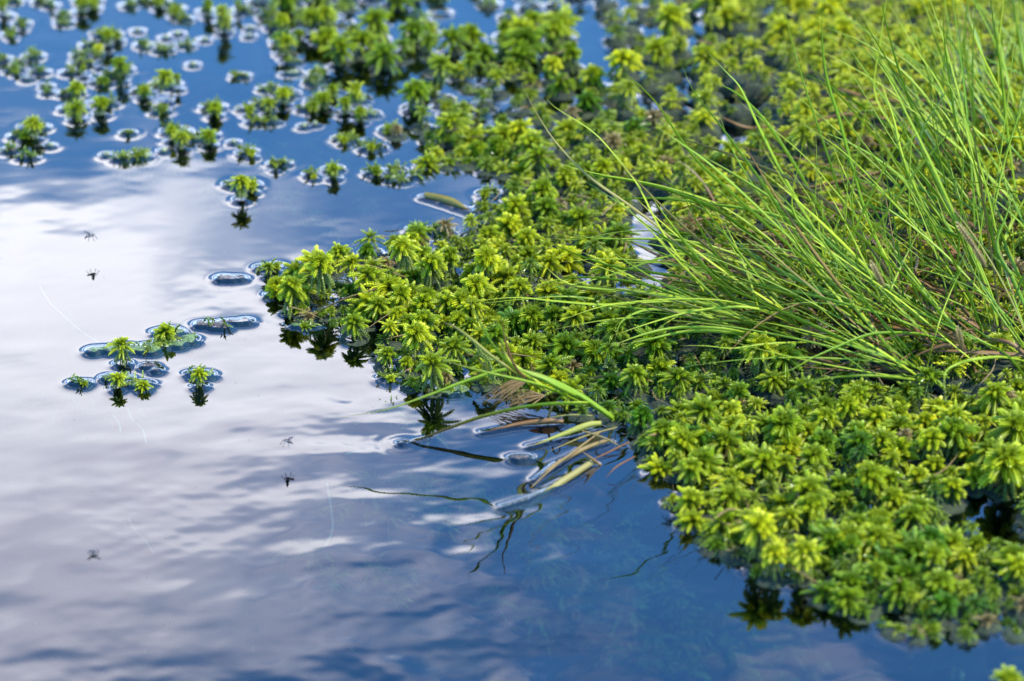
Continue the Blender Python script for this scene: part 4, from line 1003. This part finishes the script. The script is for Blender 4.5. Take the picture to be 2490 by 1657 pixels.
# ------------------------------------------------------------------ carpet peat mat, bed, land
st = .0016; gx = np.arange(-.36, .46, st); gy = np.arange(1.10, 2.30, st); X, Y = np.meshgrid(gx, gy)
cd = Geo(); Dm = np.full(X.shape, .05)
for q in plants:
    x, y = q['p'][:2]; i0 = max(0, int((x - .02 - gx[0]) / st)); i1 = int((x + .02 - gx[0]) / st); j0 = max(0, int((y - .02 - gy[0]) / st)); j1 = int((y + .02 - gy[0]) / st)
    w = (slice(j0, j1), slice(i0, i1)); Dm[w] = np.minimum(Dm[w], np.hypot(X[w] - x, Y[w] - y) - .0062)
Z = hum(X, Y) - .0003 - np.clip(Dm, -.0015, .03) * .9 + vnoise(X, Y, 240, 3, 3) * .0016
Z = np.where(Dm > .0025, -.012 + hum(X, Y) * 1.3, Z)
ny, nx = X.shape; I = np.arange(nx * ny).reshape(ny, nx)
keep = (np.minimum(np.minimum(Dm[:-1, :-1], Dm[1:, :-1]), np.minimum(Dm[:-1, 1:], Dm[1:, 1:])) < .0025) | (hum(X, Y)[:-1, :-1] > .010)
f = np.stack([I[:-1, :-1], I[:-1, 1:], I[1:, 1:], I[1:, :-1]], -1)[keep]; V = np.stack([X, Y, Z], -1).reshape(-1, 3)
used = np.unique(f); mp = np.zeros(len(V), int); mp[used] = np.arange(len(used))
o = obj('ground', mesh_from('ground', V[used], mp[f], None, M_PEAT, True)); tag(o, 'dark wet peat and old moss under the living carpet', 'ground', None, 'structure')
def graded(a, b, step, far, ratio=1.35):
    c = list(np.arange(a, b + step / 2, step)); s = step; lo = [a]; hi = [c[-1]]
    while hi[-1] < far or lo[-1] > -far:
        s *= ratio; hi.append(hi[-1] + s); lo.append(lo[-1] - s)
    return np.array(lo[:0:-1] + c + hi[1:])
gx = graded(-1.5, 1.5, .05, 90); gy = graded(.2, 3.2, .05, 90); X, Y = np.meshgrid(gx, gy)
shore = np.clip((X - .5) / .5, 0, 1) + np.clip((Y - 3.2) / 1.5, 0, 1) + np.clip((np.hypot(X, Y - 1.5) - 4) / 2, 0, 1)
Zb = -.09 + np.clip(shore, 0, 1) * .14 + vnoise(X, Y, 9, 11, 3) * .012
I = np.arange(X.size).reshape(X.shape); f = np.stack([I[:-1, :-1], I[:-1, 1:], I[1:, 1:], I[1:, :-1]], -1).reshape(-1, 4)
o = obj('pool_bed', mesh_from('pool_bed', np.stack([X, Y, Zb], -1).reshape(-1, 3), f, None, M_BED, True)); tag(o, 'dark peat bed of the pool', 'ground', None, 'structure')

# ------------------------------------------------------------------ water surface
STEP = .0007; X0, X1, Y0, Y1 = -.33, .33, 1.12, 2.06
gx = graded(X0, X1, STEP, 90, 1.6); gy = graded(Y0, Y1, STEP, 90, 1.6)
cx = gx[(gx >= X0 - 1e-9) & (gx <= X1 + 1e-4)]; cy = gy[(gy >= Y0 - 1e-9) & (gy <= Y1 + 1e-4)]
Xc, Yc = np.meshgrid(cx, cy)
S = field(Xc, Yc, DISC, SEG, x0=cx[0], y0=cy[0], step=STEP)
M = HM * np.minimum(S, 1.6) ** (1 / 3.0)
rr = np.random.default_rng(4); Rp = np.zeros(Xc.shape)
for k in range(52):
    lam = rr.uniform(.009, .040) if k < 38 else rr.uniform(.06, .14); a = rr.normal(math.pi / 2, .8); kk = 2 * math.pi / lam
    slope = .0011 * rr.uniform(.4, 1.2) * (1 if k < 38 else 1.1)
    Rp += slope / kk * np.sin(kk * (Xc * math.cos(a) + Yc * math.sin(a)) + rr.uniform(0, 6.28))
env = .45 + .9 * np.clip(vnoise(Xc, Yc, 9, 31, 2) + .4, 0, 1.2)
near = np.clip((1.62 - Yc) / .35, 0, 1)
for k in range(30):
    lam = rr.uniform(.004, .009); a = rr.normal(math.pi / 2, .55); kk = 2 * math.pi / lam; Rp += .0011 * rr.uniform(.4, 1.2) / kk * np.sin(kk * (Xc * math.cos(a) + Yc * math.sin(a)) + rr.uniform(0, 6.28)) * np.clip(vnoise(Xc, Yc, 14, 50 + k % 5, 2) * 1.6, 0, 1)
Rp *= env * (.55 + 1.1 * near) * (1 + 1.5 * np.clip((1.27 - Yc) / .1, 0, 1) * np.clip(.5 - Xc / .1, 0, 1))
dx = Xc - at(978, 1081)[0]; dyv = Yc - at(978, 1081)[1]; dr = np.hypot(dx, dyv)
Rp += .00010 * np.cos(dr * 2 * math.pi / .006) * np.exp(-dr / .0045)
edge = np.clip(np.minimum(np.minimum(Xc - X0, X1 - Xc), np.minimum(Yc - Y0, Y1 - Yc)) / .02, 0, 1)
Zc = (M + Rp * (1 - .5 * np.clip(S, 0, 1))) * edge
Xf, Yf = np.meshgrid(gx, gy); Zf = np.zeros(Xf.shape)
i0 = np.searchsorted(gx, cx[0]); j0 = np.searchsorted(gy, cy[0]); Zf[j0:j0 + Zc.shape[0], i0:i0 + Zc.shape[1]] = Zc
I = np.arange(Xf.size).reshape(Xf.shape); f = np.stack([I[:-1, :-1], I[:-1, 1:], I[1:, 1:], I[1:, :-1]], -1).reshape(-1, 4)
o = obj('water', mesh_from('water', np.stack([Xf, Yf, Zf], -1).reshape(-1, 3), f, None, M_WATER, True)); tag(o, 'still bog pool mirroring blue sky and white cloud', 'water', None, 'structure')
print('plants', len(plants), 'filler', cnt, 'discs', len(DISC))
